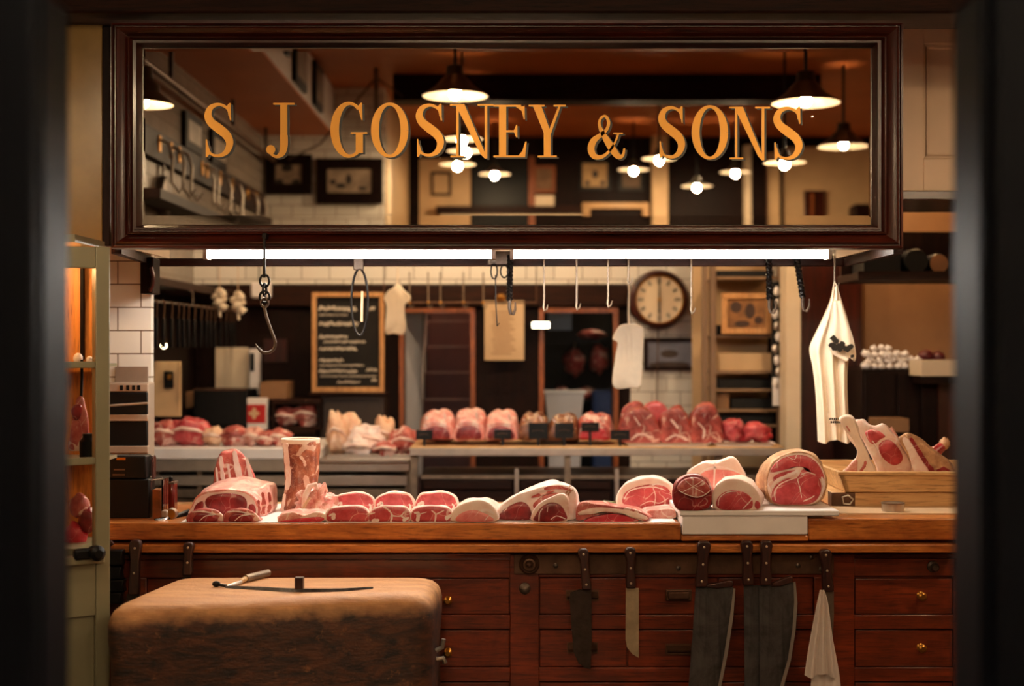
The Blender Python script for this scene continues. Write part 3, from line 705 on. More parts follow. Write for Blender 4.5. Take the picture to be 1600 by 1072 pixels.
# things lying on the block
t = thing('scimitar_saw', 'long thin curved dark blade lying across the chopping block', 'blade', (X(460,3.69), 3.69, zb))
zz = zb+.002
def onb(px, py): 
    y = yat(py, zb); return Vector((X(px,y), y, zb))
sp = crom([(352,919),(400,922),(460,925.5),(530,924.5),(583,920)], 6); hb = [.003+.006*math.sin(PI*min(1,.12+.80*i/(len(sp)-1))) for i in range(len(sp))]
rs = []
for (px, py), h in zip(sp, hb):
    b = onb(px, py); rs.append([b+Vector((0,.002,.0005)), b+Vector((0,-.002,.0005)), b+Vector((0,-.001+h*.6,h)), b+Vector((0,.002+h*.6,h))])
part('blade', MB().rings(rs), M['blade'], t)
part('tang', MB().tube([onb(354,918)+Vector((0,0,.004)), onb(344,917.5)+Vector((0,0,.006)), onb(339,917.5)+Vector((0,0,.007))], [.004,.004,.005]), M['blackiron'], t)
part('knob', MB().blob(onb(338,917.5)+Vector((0,0,.0085)), (.011,.009,.008), 0), M['blackiron'], t)
q = onb(468,924)
part('upright_grip', MB().box(q.x-.011, q.x+.011, q.y-.012, q.y+.010, zb+.001, zb+.037), M['handle'], t, .002)
t = thing('small_knife', 'small knife with a grey capped wooden handle lying behind the curved blade', 'knife', tuple(onb(390,908)))
a, b = onb(384,910)+Vector((0,0,.010)), onb(419,901.5)+Vector((0,0,.011))
part('handle', MB().tube([a, a.lerp(b,.5), b], [.010,.0105,.010], 14), M['dullsteel'], t)
part('ferrule', MB().tube([onb(376,913)+Vector((0,0,.007)), a], [.006,.007], 12), M['pale'], t)
part('blade', MB().tube([onb(354,918.5)+Vector((0,0,.003)), onb(366,916)+Vector((0,0,.005)), onb(377,913)+Vector((0,0,.006))], [.0025,.005,.005], 8), M['steel'], t)

# ------------------------------------------------------------------ green glazed partition door at the left
R0 = Vector((-1.017, 3.60)); Dv = Vector((-.84, -.54)).normalized()
def pl(px, py):                                        # picture point to (distance along the door plane, height)
    k = (px-800)/FPX; y_ = (R0.x-k*R0.y)/(k*Dv.y-Dv.x) ; Y = R0.y+Dv.y*y_; return -y_, Z(py, Y)
th = math.atan2(-Dv.y, -Dv.x)
def lbox(mb, a, b, c, d, y0, y1, mi=0):
    x0, x1 = pl(a, c)[0], pl(b, c)[0]; return mb.box(x0, x1, y0, y1, pl(b,d)[1], pl(b,c)[1], mi)
t = thing('glazed_door', 'sage green half-glazed display door left of the counter', 'door', (R0.x, R0.y, 0), rotz=th)
f_ = MB()
lbox(f_, 150, 172, 386, 1420, 0, .035); lbox(f_, 20, 45, 386, 1420, 0, .035)
lbox(f_, 45, 150, 386, 419, .002, .033); lbox(f_, 45, 150, 565, 575, .004, .03); lbox(f_, 45, 150, 715, 726, .004, .03); lbox(f_, 45, 150, 868, 962, .002, .033); lbox(f_, 45, 150, 962, 1420, .014, .03)
part('door_frame', f_, M['sage'], t, .002)
s_ = MB(); lbox(s_, 45, 160, 866, 878, -.022, .002)
part('sill', s_, M['sage'], t, .003)
for c, d in ((419,565),(575,715),(726,868)):
    g_ = MB(); lbox(g_, 45, 150, c, d, .014, .017); part('pane', g_, M['glass'], t)
kx, kz = pl(151, 861)
kk = MB().lathe([(.014,0),(.012,-.006),(.008,-.012),(.014,-.022),(.020,-.036),(.019,-.048),(.010,-.056)], (kx-.01, 0, kz), axis='y', seg=18)
part('knob', kk, M['black'], t, label='black round knob')
kk = MB(); lbox(kk, 112, 140, 855, 872, -.03, -.004); part('latch', kk, M['black'], t, .006, label='black iron latch')
mb = MB().pbox(0, 160, 4.10, 4.13, 34, 384)
struct('trim_8', MB().box(X(160,4.1), X(173,4.1), 4.095, 4.14, Z(384,4.1), 2.374), M['darkwood'], .003)
struct('wall_display_upper', mb, M['olive'], .003)
mb = MB().box(-1.69, -1.125, 3.66, 3.93, 0, .93).box(-1.69, -1.125, 3.66, 3.93, 1.72, 1.74)
struct('wall_display_cabinet', mb, M['sage'])
struct('wall_display_back', MB().box(-1.69, -1.125, 3.90, 3.93, .93, 1.72), M['orange'])
t = thing('cabinet_bulb', 'warm bulb inside the glazed display cupboard', 'lamp', (-1.3, 3.72, 1.66))
part('socket', MB().lathe([(.014,.03),(.014,.06)], (-1.3,3.72,1.66), seg=10), M['black'], t)
part('bulb', MB().blob((-1.3,3.72,1.665), (.022,.022,.026), 0), glow('cupboard_bulb_glow', (1,.6,.25), 160), t)
struct('trim_6', MB().box(X(126,3.89), X(131,3.89), 3.885, 3.90, Z(562,3.89), 1.72), M['darkwood'])
# ------------------------------------------------------------------ meat on the front counter
zp = zt+.0015
def resamp(poly, n=72, sm=True):
    p = crom(poly, 6, True) if sm else list(poly); p = [Vector(q) for q in p]
    k0 = max(range(len(p)), key=lambda i: p[i].x - .001*p[i].y); p = p[k0:]+p[:k0]
    ar = sum(p[i].x*p[(i+1)%len(p)].y-p[(i+1)%len(p)].x*p[i].y for i in range(len(p)))
    if ar < 0: p = [p[0]]+p[:0:-1]
    L = [0]
    for i in range(len(p)): L.append(L[-1]+(p[(i+1)%len(p)]-p[i]).length)
    out = []; j = 0
    for q in range(n):
        d = L[-1]*q/n
        while L[j+1] < d: j += 1
        f = (d-L[j])/max(1e-9, L[j+1]-L[j]); out.append(p[j].lerp(p[(j+1)%len(p)], f))
    return out
def ring3(poly, Y, sc_=1, dy=0, base=None):
    c = sum(poly, Vector((0,0)))/len(poly); out = []
    for q in poly:
        g = c+(q-c)*sc_; v = V(g.x, g.y, Y); v.y += dy
        if base is not None: v.z = max(v.z, base)
        out.append(v)
    return out
def body(secs, base, amp=.003, nose=.004, mid=4, fr=26, seed=0):
    S = [(Y, resamp(p)) for Y, p in secs]; rs = []
    Y0, p0 = S[0]
    for f, d in ((.80, 0), (.93, .0005), (.985, nose*.5), (1, nose*1.5)): rs.append((ring3(p0, Y0, f, d, base), 0 if f < .9 else .4))
    for (ya, pa), (yb, pb) in zip(S, S[1:]):
        for i in range(1, mid+1):
            f = i/mid; g = [a.lerp(b, f) for a, b in zip(pa, pb)]; rs.append((ring3(g, ya+(yb-ya)*f + (nose*1.5 if f < .4 else 0), 1, 0, base), 1))
    Yl, pl_ = S[-1]; h = .02
    for f, d in ((.93, .5*h), (.75, .9*h), (.45, h)): rs.append((ring3(pl_, Yl, f, d, base), .6))
    out = []
    for r, a in rs:
        q = []
        for v in r:
            n_ = Vector((noise.noise(v*fr+Vector((seed*3.3,0,0))), .4*noise.noise(v*fr+Vector((9,seed,0))), noise.noise(v*fr+Vector((0,5,seed)))))*amp*a*2
            v = v+n_; v.z = max(v.z, base); q.append(v)
        out.append(q)
    return MB().rings(out)
def inlay(poly, Y, bulge=.003, base=None, sm=True):
    p = resamp(poly, 56, sm)
    return MB().rings([ring3(p, Y, 1, .004, base), ring3(p, Y, .995, -bulge*.35, base), ring3(p, Y, .93, -bulge*.8, base), ring3(p, Y, .6, -bulge, base), ring3(p, Y, .25, -bulge, base)])
def seams(ls, Y, off=.0042):
    mb = MB()
    for pts, wd in ls:
        q = crom(pts, 5); n = len(q)
        w_ = [ (wd if isinstance(wd, (int, float)) else wd[0]+(wd[1]-wd[0])*i/(n-1))*(.75+.5*abs(noise.noise(Vector((q[i][0]*.3, q[i][1]*.3, 0))))*2)*Y/FPX for i in range(n)]
        w_[0] *= .4; w_[-1] *= .4
        mb.ribbon([(X(a,Y), Z(b,Y)) for a, b in q], w_, Y-off, Y-off+.003)
    return mb
def joint(name, label, cat, secs, bmat, faces=(), seam=(), base=None, amp=.003, bname='fat_cover', group=None, seed=0, nose=.004, soff=.0042, smat='fatw'):
    base = zp if base is None else base
    Y0 = secs[0][0]; ps = secs[0][1]; cx = sum(a for a, b in ps)/len(ps)
    t = thing(name, label, cat, (X(cx,Y0), (Y0+secs[-1][0])/2, base), group)
    part(bname, body(secs, base, amp, nose, seed=seed), M[bmat], t, ang=70)
    for nm, poly, mt, *bu in faces: part(nm, inlay(poly, Y0, bu[0] if bu else .003, base), M[mt], t, ang=60)
    if seam: part('fat_seam', seams(seam, Y0, soff), M[smat], t, ang=50)
    return t
# rib roast, left
YA = yat(809, zp)
ra = joint('rib_roast', 'large rib roast with dark red eye behind the two small chops at the left', 'meat',
  [(YA, [(298,806),(299,790),(306,776),(322,768),(350,764),(378,766),(396,774),(404,790),(405,808),(380,810),(320,810)]),
   (YA+.10, [(306,792),(312,774),(330,758),(362,752),(396,754),(416,762),(422,782),(422,803),(390,805),(320,803)]),
   (YA+.19, [(318,790),(326,766),(346,752),(378,746),(408,748),(428,757),(431,778),(428,798),(390,799),(326,798)])], 'cap',
  [('rim_face', [(301,806),(302,790),(309,778),(324,771),(350,768),(376,769),(393,777),(401,791),(402,806)], 'fatw', .002),
   ('eye_muscle', [(321,782),(328,775),(348,771),(370,772),(384,779),(386,793),(378,804),(350,806),(330,798),(322,790)], 'leand', .007),
   ('side_muscle', [(303,800),(307,788),(317,783),(318,793),(313,804)], 'leand', .006), ('side_muscle', [(389,790),(396,788),(400,796),(398,805),(390,803)], 'leand', .006)], amp=.004)
part('rib_bones', seams([([(412,768),(414,785),(412,803)],(5,7)),([(422,768),(424,785),(421,800)],(5,6)),([(405,780),(407,795),(405,806)],4)], YA+.012, .02), M['ribs'], ra, ang=60)
YB2 = 4.42
joint('short_ribs', 'upright rack of short ribs standing behind the left rib roast', 'meat',
  [(YB2, [(334,790),(334,755),(336,730),(340,714),(350,706),(362,706),(368,702),(380,710),(390,728),(398,745),(403,765),(404,790)]),
   (YB2+.06, [(334,786),(335,750),(338,722),(346,708),(366,703),(384,716),(396,742),(402,765),(403,786)])], 'ribs', [],
  [([(345,712),(347,735),(352,770)],(7,5)),([(366,704),(371,730),(380,770)],(8,10)),([(356,725),(360,750),(364,770)],(3,4)),([(385,715),(392,745),(398,770)],(6,4)),([(338,730),(341,760)],3)], amp=.005, bname='rib_meat', soff=.003)
for lab, o, k in (('left one of two small rib chops in front of the big rib roast', 0, 1), ('right one of two small rib chops in front of the big rib roast', 55, 2)):
    Yc = yat(816, zp)
    joint('rib_chop', lab, 'meat', [(Yc, [(292+o,814),(294+o,804),(304+o,797),(322+o,795),(338+o,798),(348+o,806),(350+o,814),(330+o,816.5),(300+o,816.5)]), (Yc+.04, [(296+o,812),(300+o,802),(322+o,794),(345+o,803),(350+o,814)])], 'ribs',
      [('lean_face', [(302+o,813),(306+o,805),(318+o,802),(332+o,803),(340+o,810),(336+o,815),(310+o,815)], 'leand', .004)],
      [([(300+o,800),(318+o,799),(338+o,804)],2),([(312+o,814),(322+o,806),(336+o,804)],1.4)], seed=k, group='small rib chops')
# shin bone standing upright
YD2 = yat(799, zp)
t = thing('shin_bone', 'tall upright sawn shin bone with scraps of meat, standing on the paper', 'bone', (X(470,YD2), YD2+.05, zp))
rs = []
for py, l, r in crom([(800,440,498),(788,441,498),(765,446,497),(740,446,498),(712,443,499),(694,440,500),(688,439.5,499.5)], 4):
    cx, hw = (l+r)/2, (r-l)/2; ring = []
    for k in range(40):
        a = 2*PI*k/40; p = Vector((X(cx,YD2+.05)+hw*(YD2+.05)/FPX*math.cos(a), YD2+.05+.05*math.sin(a), max(zp, Z(py,YD2+.0))))
        n_ = noise.noise(Vector((math.cos(a)*2.2, math.sin(a)*2.2, p.z*16)))*.009*(1 if 690 < py < 798 else .2); p.x += n_*math.cos(a); p.y += n_*math.sin(a); ring.append(p)
    rs.append(ring)
top = rs[-1]; c0 = sum(top, Vector())/len(top)
rs.append([c0+(p-c0)*.80+Vector((0,0,-.001)) for p in top]); rs.append([c0+(p-c0)*.74+Vector((0,0,-.012)) for p in top])
part('bone_shaft', MB().rings(rs), M['bonemeat'], t, ang=60)
part('sawn_rim', MB().rings([[c0+(p-c0)*f+Vector((0,0,h)) for p in top] for f, h in ((1.02,-.012),(1.03,.001),(.97,.003),(.86,.002),(.84,-.006))], cap=False), M['bone'], t)
part('marrow', MB().rings([[c0+(p-c0)*f+Vector((0,0,h)) for p in top] for f, h in ((.80,-.012),(.6,-.006),(.2,-.005))]), M['bonemeat'], t)
part('fat_streak', seams([([(447,692),(449,715),(452,745),(449,765)],(9,7)),([(446,770),(444,788),(441,798)],(4,6)),([(478,742),(481,755),(486,768)],(5,14)),([(470,712),(476,720),(478,728)],(6,3))], YD2+.008, .016), M['fat'], t, ang=50)
# bony trim in front of the shin bone
Yt = yat(816, zp)
joint('breast_slab', 'flat fatty breast piece with red underside lying before the shin bone', 'meat',
  [(Yt, [(434,814),(440,804),(456,800),(475,806),(496,800),(512,806),(508,814),(480,816.5),(440,816.5)]), (Yt+.10, [(436,806),(450,796),(480,796),(508,800),(506,808),(440,808)])], 'mixed',
  [('red_edge', [(436,815),(462,811),(490,808),(506,809),(500,815),(460,816)], 'leanr', .003)], amp=.004, seed=4)
t = thing('lamb_knuckle', 'knobbly pale knuckle piece with upturned flap beside the shin bone', 'meat', (X(492,4.12), 4.14, zp))
part('meat_body', MB().blob((X(492,4.14),4.15,zp+.036), (.052,.045,.044), .28, 9, 28, 16, 3, zp), M['mixed'], t, ang=70)
part('bone_flap', MB().tube([V(474,792,4.11),V(477,775,4.11),V(484,760,4.12),V(493,757,4.12),V(496,765,4.13)], [.006,.009,.009,.008,.006], 10), M['fat'], t, ang=70)
part('bone_flap', MB().tube([V(500,785,4.12),V(501,770,4.12),V(507,756,4.13),V(509,768,4.14)], [.012,.011,.006,.008], 10), M['mixed'], t, ang=70)
part('sinew', MB().tube([V(484,778,4.095),V(476,790,4.085),V(466,806,4.06)], [.004,.0055,.004], 8), M['agedfat'], t, ang=70)
solo('fat_lump', MB().blob((X(516,4.2),4.2,zp+.026), (.030,.03,.03), .2, 8, 22, 12, 5, zp), M['mixed'], 'small creamy fat lump tucked between the knuckle and the first rear steak', 'meat')
# the six steaks
def steak_(l, r, ty, by, lab, mt, k, sm_):
    Y = yat(by, zp); w_ = r-l; h = by-ty; P_ = lambda q: [(l+a*w_, ty+b*h) for a, b in q]
    base_ = [(.0,.78),(.03,.42),(.14,.14),(.36,.01),(.64,.0),(.86,.12),(.97,.40),(1.0,.75),(.93,1.01),(.5,1.01),(.08,1.01)]
    j = random.Random(k); o = [(a+j.uniform(-.012,.012), b+j.uniform(-.03,.03)*(b < 1)) for a, b in base_]
    c = (.5,.56); inn = [(c[0]+(a-c[0])*.935, c[1]+(b-c[1])*.87) for a, b in o]
    joint('beef_steak', lab, 'steak', [(Y, P_(o)), (Y+.036, P_([(a+.02, b-.02) for a, b in o]))], 'fat', [('lean_face', P_(inn), mt, .003)],
          [(P_(a), b) for a, b in sm_], seed=k, group='steaks in two rows on the paper', bname='fat_rim')
s1 = [([(.08,.62),(.2,.5),(.17,.85)],(3,6)),([(.85,.95),(.9,.7),(.86,.55)],(5,2))]
s2 = [([(.36,.05),(.5,.3),(.56,.6),(.53,.98)],(2.2,3.2)),([(.56,.6),(.75,.62),(.84,.35)],2.2),([(.05,.5),(.18,.42)],2),([(.1,.95),(.28,.85)],(8,3)),([(.8,.9),(.95,.7)],(7,3)),([(.75,.62),(.86,.75)],2)]
s3 = [([(.1,.45),(.2,.5),(.18,.95)],(2,8)),([(.5,.3),(.6,.55),(.58,.98)],(2,2.6)),([(.6,.55),(.8,.3)],2),([(.82,.8),(.98,.55)],(9,2)),([(.2,.55),(.4,.4)],1.4)]
for a in ((520,586,769,802,'left steak of the rear row behind the front steaks','lean',1,s1), (584,648,769,802,'middle steak of the rear row, white fat corner at its left','lean',2,s1),
          (647,716,768,802,'right steak of the rear row, next to the pale pork loin','lean',3,s1), (508,579,790,816,'left steak of the front row, plain dark lean','lean',4,s1[:1]),
          (574,643,790,816,'middle steak of the front row, webbed with white fat','steak',5,s2), (640,708,789,816,'right steak of the front row, marbled and touching the pork loin','steak',6,s3)): steak_(*a)
# pork loin, sirloin and its cut slice
Yg = yat(816.5, zp)
joint('pork_loin', 'small pale pork loin with pink eye and white rind between steaks and sirloin', 'meat',
  [(Yg, [(706,815),(705,806),(710,795),(722,787),(740,782),(758,783),(771,791),(777,803),(775,815),(740,817)]), (Yg+.14, [(708,802),(716,788),(735,779),(756,776),(774,782),(784,795),(783,806),(740,806)])], 'rind',
  [('lean_face', [(713,814),(715,806),(727,799),(742,797),(757,802),(768,808),(770,814),(740,815.5)], 'leanp', .003)], [([(752,799),(762,797),(772,803)],(5,3)), ([(757,814),(764,806),(771,809)],1.2)], seed=2)
Yh = yat(813.5, zp)
sl = joint('sirloin_joint', 'large tied sirloin joint with thick white fat cap in the middle of the counter', 'meat',
  [(Yh, [(776,812),(777,800),(784,788),(800,777),(826,767),(854,759),(880,758),(897,766),(902,782),(901,800),(896,812),(830,814)]),
   (Yh+.13, [(783,800),(795,780),(820,763),(850,753),(880,753),(899,762),(904,780),(902,800),(840,803)])], 'fatw',
  [('eye_muscle', [(780,811),(784,800),(795,791),(812,784),(824,788),(830,800),(829,812)], 'leand', .005), ('cap_muscle', [(833,788),(848,775),(866,770),(880,772),(866,779),(848,788),(838,797)], 'ribs', .003)],
  [([(786,810),(788,800),(793,792)],1.6),([(815,812),(824,806),(830,811)],3)], amp=.004, seed=6)
part('lean_streak', seams([([(830,777),(850,771),(866,767)],(4,3)),([(850,764),(872,761),(892,766)],(6,4))], Yh-.001, .004), M['ribs'], sl)
part('string', MB().tube([V(882,774,Yh-.008),V(888,766,Yh-.006),V(891,759,Yh-.002),V(896,764,Yh),V(890,770,Yh-.006),V(885,778,Yh-.008)], .0022, 6), M['agedfat'], sl)
Ysl = yat(816, zp)
joint('sirloin_slice', 'thick dark sirloin slice leaning on the front right of the tied sirloin', 'meat',
  [(Ysl, [(833,815),(831,804),(838,791),(850,781),(868,774),(882,773),(889,783),(887,800),(885,815),(860,816)]), (Ysl+.022, [(834,813),(833,803),(840,790),(852,780),(869,773),(883,772),(889,782),(888,800),(886,813)])], 'fat',
  [('eye_muscle', [(836,814),(838,803),(846,792),(860,785),(874,788),(882,798),(883,813)], 'leand', .003)], [([(842,814),(843,802),(848,794)],1.5),([(860,812),(870,806),(884,811)],1.5),([(855,800),(856,792)],1)], seed=8)
# rib bone with red steak beneath, leaf, pork slab
Yi = yat(815, zp)
joint('skirt_steak', 'bright red steak under the curved rib bone', 'steak', [(Yi, [(913,815),(926,807),(950,803),(975,805),(992,811),(997,815),(950,816)]), (Yi+.06, [(915,810),(940,801),(975,803),(996,812),(950,813)])], 'leanr', bname='lean_body', seed=3)
joint('rib_bone_piece', 'curved meaty rib bone lying over the bright red steak', 'meat',
  [(Yi-.004, [(901,813),(900,799),(904,789),(915,784),(935,788),(965,791),(990,795),(1010,803),(1016,810),(1009,814),(992,810),(970,803),(945,802),(925,806),(911,811)]),
   (Yi+.05, [(903,805),(903,790),(912,782),(935,783),(965,787),(992,792),(1014,802),(1016,809),(992,806),(970,800),(945,799),(920,803)])], 'ribs',
  [('fat_edge', [(904,800),(930,793),(965,795),(992,800),(1012,808),(1007,812),(980,803),(950,799),(925,800),(906,805)], 'fat', .003)], amp=.003, bname='meat_body', seed=5)
solo('herb_leaf', MB().blob(V(946,786,4.16), (.032,.02,.007), .3, 9, 18, 8, 2), plain('herb_green', s(92,96,52), .5, var=.25, scale=40), 'dull green herb leaf tucked behind the curved rib bone', 'herb')
joint('pork_slab', 'flat pale pink pork slab under the marbled pork joint, left of the white slab', 'meat', [(4.06, [(1010,812),(1011,799),(1030,796),(1052,797),(1054,812)]), (4.2, [(1008,803),(1010,792),(1052,791),(1053,803)])], 'mixed', bname='meat_body', seed=3)
joint('pork_joint', 'round pork joint with marbled eye and wide rind arch, behind the rib bone', 'meat',
  [(4.22, [(963,786),(964,772),(970,762),(982,753),(1000,748),(1018,746),(1036,750),(1049,760),(1053,778),(1051,798),(1010,800),(970,799)]),
   (4.36, [(966,780),(972,762),(990,748),(1015,743),(1040,748),(1054,764),(1056,790),(1010,795),(970,792)])], 'rind',
  [('lean_face', [(972,784),(975,772),(986,764),(1002,759),(1020,757),(1042,762),(1050,777),(1047,792),(1020,796),(992,793),(978,790)], 'steak', .003)],
  [([(975,780),(983,768),(1000,762),(1022,761),(1040,766)],1.8),([(1020,762),(1024,775),(1022,790)],1.6),([(1000,790),(1015,783),(1030,786),(1044,778)],1.3),([(1018,758),(1030,756),(1045,761)],(3,1))], seed=9)
# joints on the white slab
Yk = yat(798, zs)
rk = joint('wrapped_joint', 'shiny dark red round joint wrapped in film, at the left end of the white slab', 'meat',
  [(Yk, [(1051,776),(1052,760),(1060,749),(1075,742),(1092,742),(1105,750),(1112,764),(1113,782),(1108,794),(1095,799),(1068,799),(1056,794)]),
   (Yk+.09, [(1052,772),(1056,754),(1072,742),(1094,742),(1108,752),(1114,770),(1112,788),(1090,794),(1065,793)])], 'leand',
  [('film_top', [(1058,764),(1064,752),(1078,746),(1092,747),(1104,755),(1109,766),(1098,774),(1086,776),(1072,772)], 'ribs', .009)],
  [([(1060,766),(1072,772),(1086,776),(1098,774),(1109,766)],1.4),([(1070,750),(1082,760),(1100,770)],1),([(1066,768),(1082,760),(1098,750)],1),([(1082,748),(1082,775)],.8)], base=zs, bname='lean_body', nose=.012, soff=.011, seed=1)
Ym = yat(797.5, zs)
joint('pork_roll', 'rolled pork loin with bright eye, second from the left on the white slab', 'meat',
  [(Ym, [(1114,790),(1113,773),(1118,760),(1131,751),(1150,748),(1169,754),(1183,767),(1190,781),(1188,793),(1178,798),(1130,798),(1118,796)]),
   (Ym+.15, [(1116,782),(1118,764),(1130,748),(1152,742),(1175,749),(1189,766),(1192,784),(1150,790),(1122,789)])], 'rind',
  [('lean_face', [(1119,790),(1122,777),(1134,768),(1152,766),(1168,772),(1176,783),(1174,794),(1160,796.5),(1130,796.5)], 'lean', .003), ('side_muscle', [(1179,790),(1181,783),(1186,784),(1188,791),(1183,796)], 'lean', .003)],
  [([(1122,790),(1124,778),(1136,769),(1154,767)],1.2),([(1160,795),(1170,785),(1176,778)],1.5)], base=zs, seed=4)
joint('tied_pork_joint', 'pork joint tied with white string at the back of the white slab', 'meat',
  [(4.26, [(1072,770),(1073,742),(1082,730),(1098,723),(1116,723),(1130,719),(1146,714),(1155,724),(1163,738),(1169,756),(1170,782),(1120,784),(1074,784)]),
   (4.37, [(1076,765),(1080,738),(1100,722),(1120,720),(1144,713),(1158,728),(1170,755),(1170,776),(1120,776),(1078,776)])], 'rind',
  [('lean_face', [(1082,780),(1086,750),(1097,738),(1115,734),(1140,735),(1158,742),(1164,760),(1160,780)], 'leanp', .003)],
  [([(1117,722),(1116,740),(1115,762)],2.6),([(1088,745),(1105,733),(1130,730),(1158,740)],2.4),([(1130,742),(1138,748),(1150,742)],1.5)], base=zs, seed=7)
Yn = yat(790.5, zs)
joint('rib_eye_roll', 'biggest round rib-eye roll with star of white fat, right end of the white slab', 'meat',
  [(Yn, [(1199,772),(1197,755),(1200,738),(1207,724),(1221,712),(1240,706),(1260,707),(1277,716),(1288,733),(1293,752),(1290,770),(1281,784),(1266,790.5),(1240,791),(1216,790.5),(1205,785)]),
   (Yn+.07, [(1186,770),(1183,750),(1189,732),(1202,716),(1222,705),(1246,702),(1268,707),(1283,722),(1290,742),(1289,768),(1272,784),(1240,786),(1205,785)]),
   (Yn+.16, [(1182,762),(1183,742),(1194,722),(1212,709),(1236,703),(1260,706),(1278,720),(1286,742),(1284,766),(1240,778),(1196,778)])], 'agedfat',
  [('rim_face', [(1201,772),(1199,755),(1202,739),(1209,726),(1222,714),(1240,708.5),(1259,709),(1275,718),(1286,734),(1290,752),(1287,769),(1279,782),(1264,788.5),(1240,789),(1217,788.5),(1207,783)], 'fat', .002),
   ('cap_muscle', [(1203,738),(1210,725),(1223,716),(1241,711),(1258,712),(1273,720),(1284,735),(1288,750),(1282,748),(1270,734),(1250,729),(1232,730),(1216,736)], 'lean', .005),
   ('eye_muscle', [(1206,782),(1206,768),(1214,756),(1228,748),(1246,745),(1254,733),(1272,737),(1281,750),(1283,766),(1276,781),(1262,788),(1240,788.5),(1218,788)], 'lean', .005),
   ('strip_muscle', [(1207,748),(1214,741),(1230,736),(1243,735),(1234,742),(1220,747),(1210,752)], 'lean', .005)],
  [([(1211,782),(1210,768),(1218,757),(1232,750),(1245,746)],1.6),([(1245,747),(1249,762),(1252,778)],1.1),([(1205,762),(1214,750),(1232,742),(1246,735)],(5,4)),([(1250,742),(1262,738),(1274,742)],1.4),([(1254,783),(1266,778),(1272,774)],1.6),([(1283,745),(1287,758),(1284,768)],4),([(1228,712),(1240,718),(1244,711)],.8)], base=zs, seed=3, soff=.0062, amp=.003)
# ------------------------------------------------------------------ wooden box and trough at the right
zr = zt2
Yp = yat(793, zr)
t = thing('wooden_box', 'low wooden box with iron-bound corner under the meat trough', 'box', (X(1420,Yp), Yp+.2, zr))
zb1 = Z(768.5, Yp)
part('box_body', MB().box(X(1300,Yp), X(1620,Yp), Yp, Yp+.40, zr+.002, zb1), M['pale'], t, .003)
part('iron_corner', MB().box(X(1299,Yp), X(1336,Yp), Yp-.003, Yp+.05, zr, zb1-.002), M['strip'], t, .003, label='rusty iron corner plate')
part('iron_corner', MB().tube([V(1316,777,Yp-.004),V(1325,774,Yp-.004),V(1333,780,Yp-.004),V(1328,788,Yp-.004),V(1318,787,Yp-.004)], .003, loop=True), M['steel'], t)
t = thing('paper_stack', 'flat pale paper stack under the front edge of the wooden box', 'paper', (X(1410,4.1), 4.1, zr))
part('sheet', MB().box(X(1312,4.06), X(1560,4.06), 4.05, Yp-.002, zr, zr+.0045), M['oldpaper'], t)
t = thing('metal_cup', 'short shiny steel cutter on the worktop in front of the wooden box', 'cutter', (X(1398,4.08), 4.09, zr+.005))
part('cup_wall', MB().lathe([(.031,0),(.032,.024),(.030,.024),(.029,.001)], (X(1398,4.08), 4.1, zr+.005), cap=False), M['steel'], t)
part('cup_rim', MB().lathe([(.033,.021),(.034,.025),(.030,.025),(.030,.021)], (X(1398,4.08), 4.1, zr+.005), cap=False), M['dullsteel'], t)
Yo = Yp-.02
t = thing('wooden_trough', 'long pale wooden trough holding the bone-in steaks at the right end', 'tray', (1.3, Yo+.2, zb1))
zo = Z(738, Yo); xl, xr_ = X(1311,Yo), X(1640,Yo)
part('front_board', MB().add([(xl+.022,Yo+.012,zb1),(xr_,Yo+.012,zb1),(xr_,Yo,zo),(xl,Yo,zo),(xl+.022,Yo+.027,zb1),(xr_,Yo+.027,zb1),(xr_,Yo+.015,zo),(xl,Yo+.015,zo)], [(0,1,2,3),(7,6,5,4),(0,4,5,1),(1,5,6,2),(2,6,7,3),(3,7,4,0)]), M['pale'], t, .002)
part('front_lip', MB().box(xl-.004, xr_, Yo-.004, Yo+.017, zo-.009, zo+.002), M['pale'], t, .002)
part('back_board', MB().box(xl+.01, xr_, Yo+.42, Yo+.435, zb1+.002, zo+.002), M['pale'], t)
part('base_board', MB().box(xl+.028, xr_, Yo+.028, Yo+.418, zb1, zb1+.008), M['pale'], t)
part('end_board', MB().add([(xl+.022,Yo+.012,zb1),(xl,Yo+.0,zo),(xl,Yo+.43,zo),(xl+.022,Yo+.43,zb1),(xl+.037,Yo+.012,zb1),(xl+.015,Yo,zo),(xl+.015,Yo+.43,zo),(xl+.037,Yo+.43,zb1)], [(0,1,2,3),(7,6,5,4),(0,4,5,1),(1,5,6,2),(2,6,7,3),(3,7,4,0)]), M['palez'], t, .002)
zo2 = zb1+.009
Yq = Yo+.09
t = joint('rib_bone_steak', 'bone-in steak with one long pale rib bone at the left of the wooden trough', 'meat',
  [(Yq-.035, [(1311,656),(1322,648),(1333,655),(1342,678),(1355,708),(1368,738),(1368,762),(1318,762),(1316,738),(1335,722),(1340,702),(1330,680)]), (Yq+.0, [(1313,656),(1324,649),(1335,656),(1345,680),(1358,710),(1369,738),(1368,758),(1324,758),(1322,738),(1338,720),(1342,700),(1332,680)])], 'bone',
  [('pink_meat', [(1318,745),(1324,730),(1338,718),(1340,728),(1336,745)], 'mixed', .002)], [([(1340,742),(1350,728),(1352,720)],(5,3)),([(1322,665),(1328,675)],1.6)], base=zo2, bname='rib_bone', amp=.003, smat='ribs')
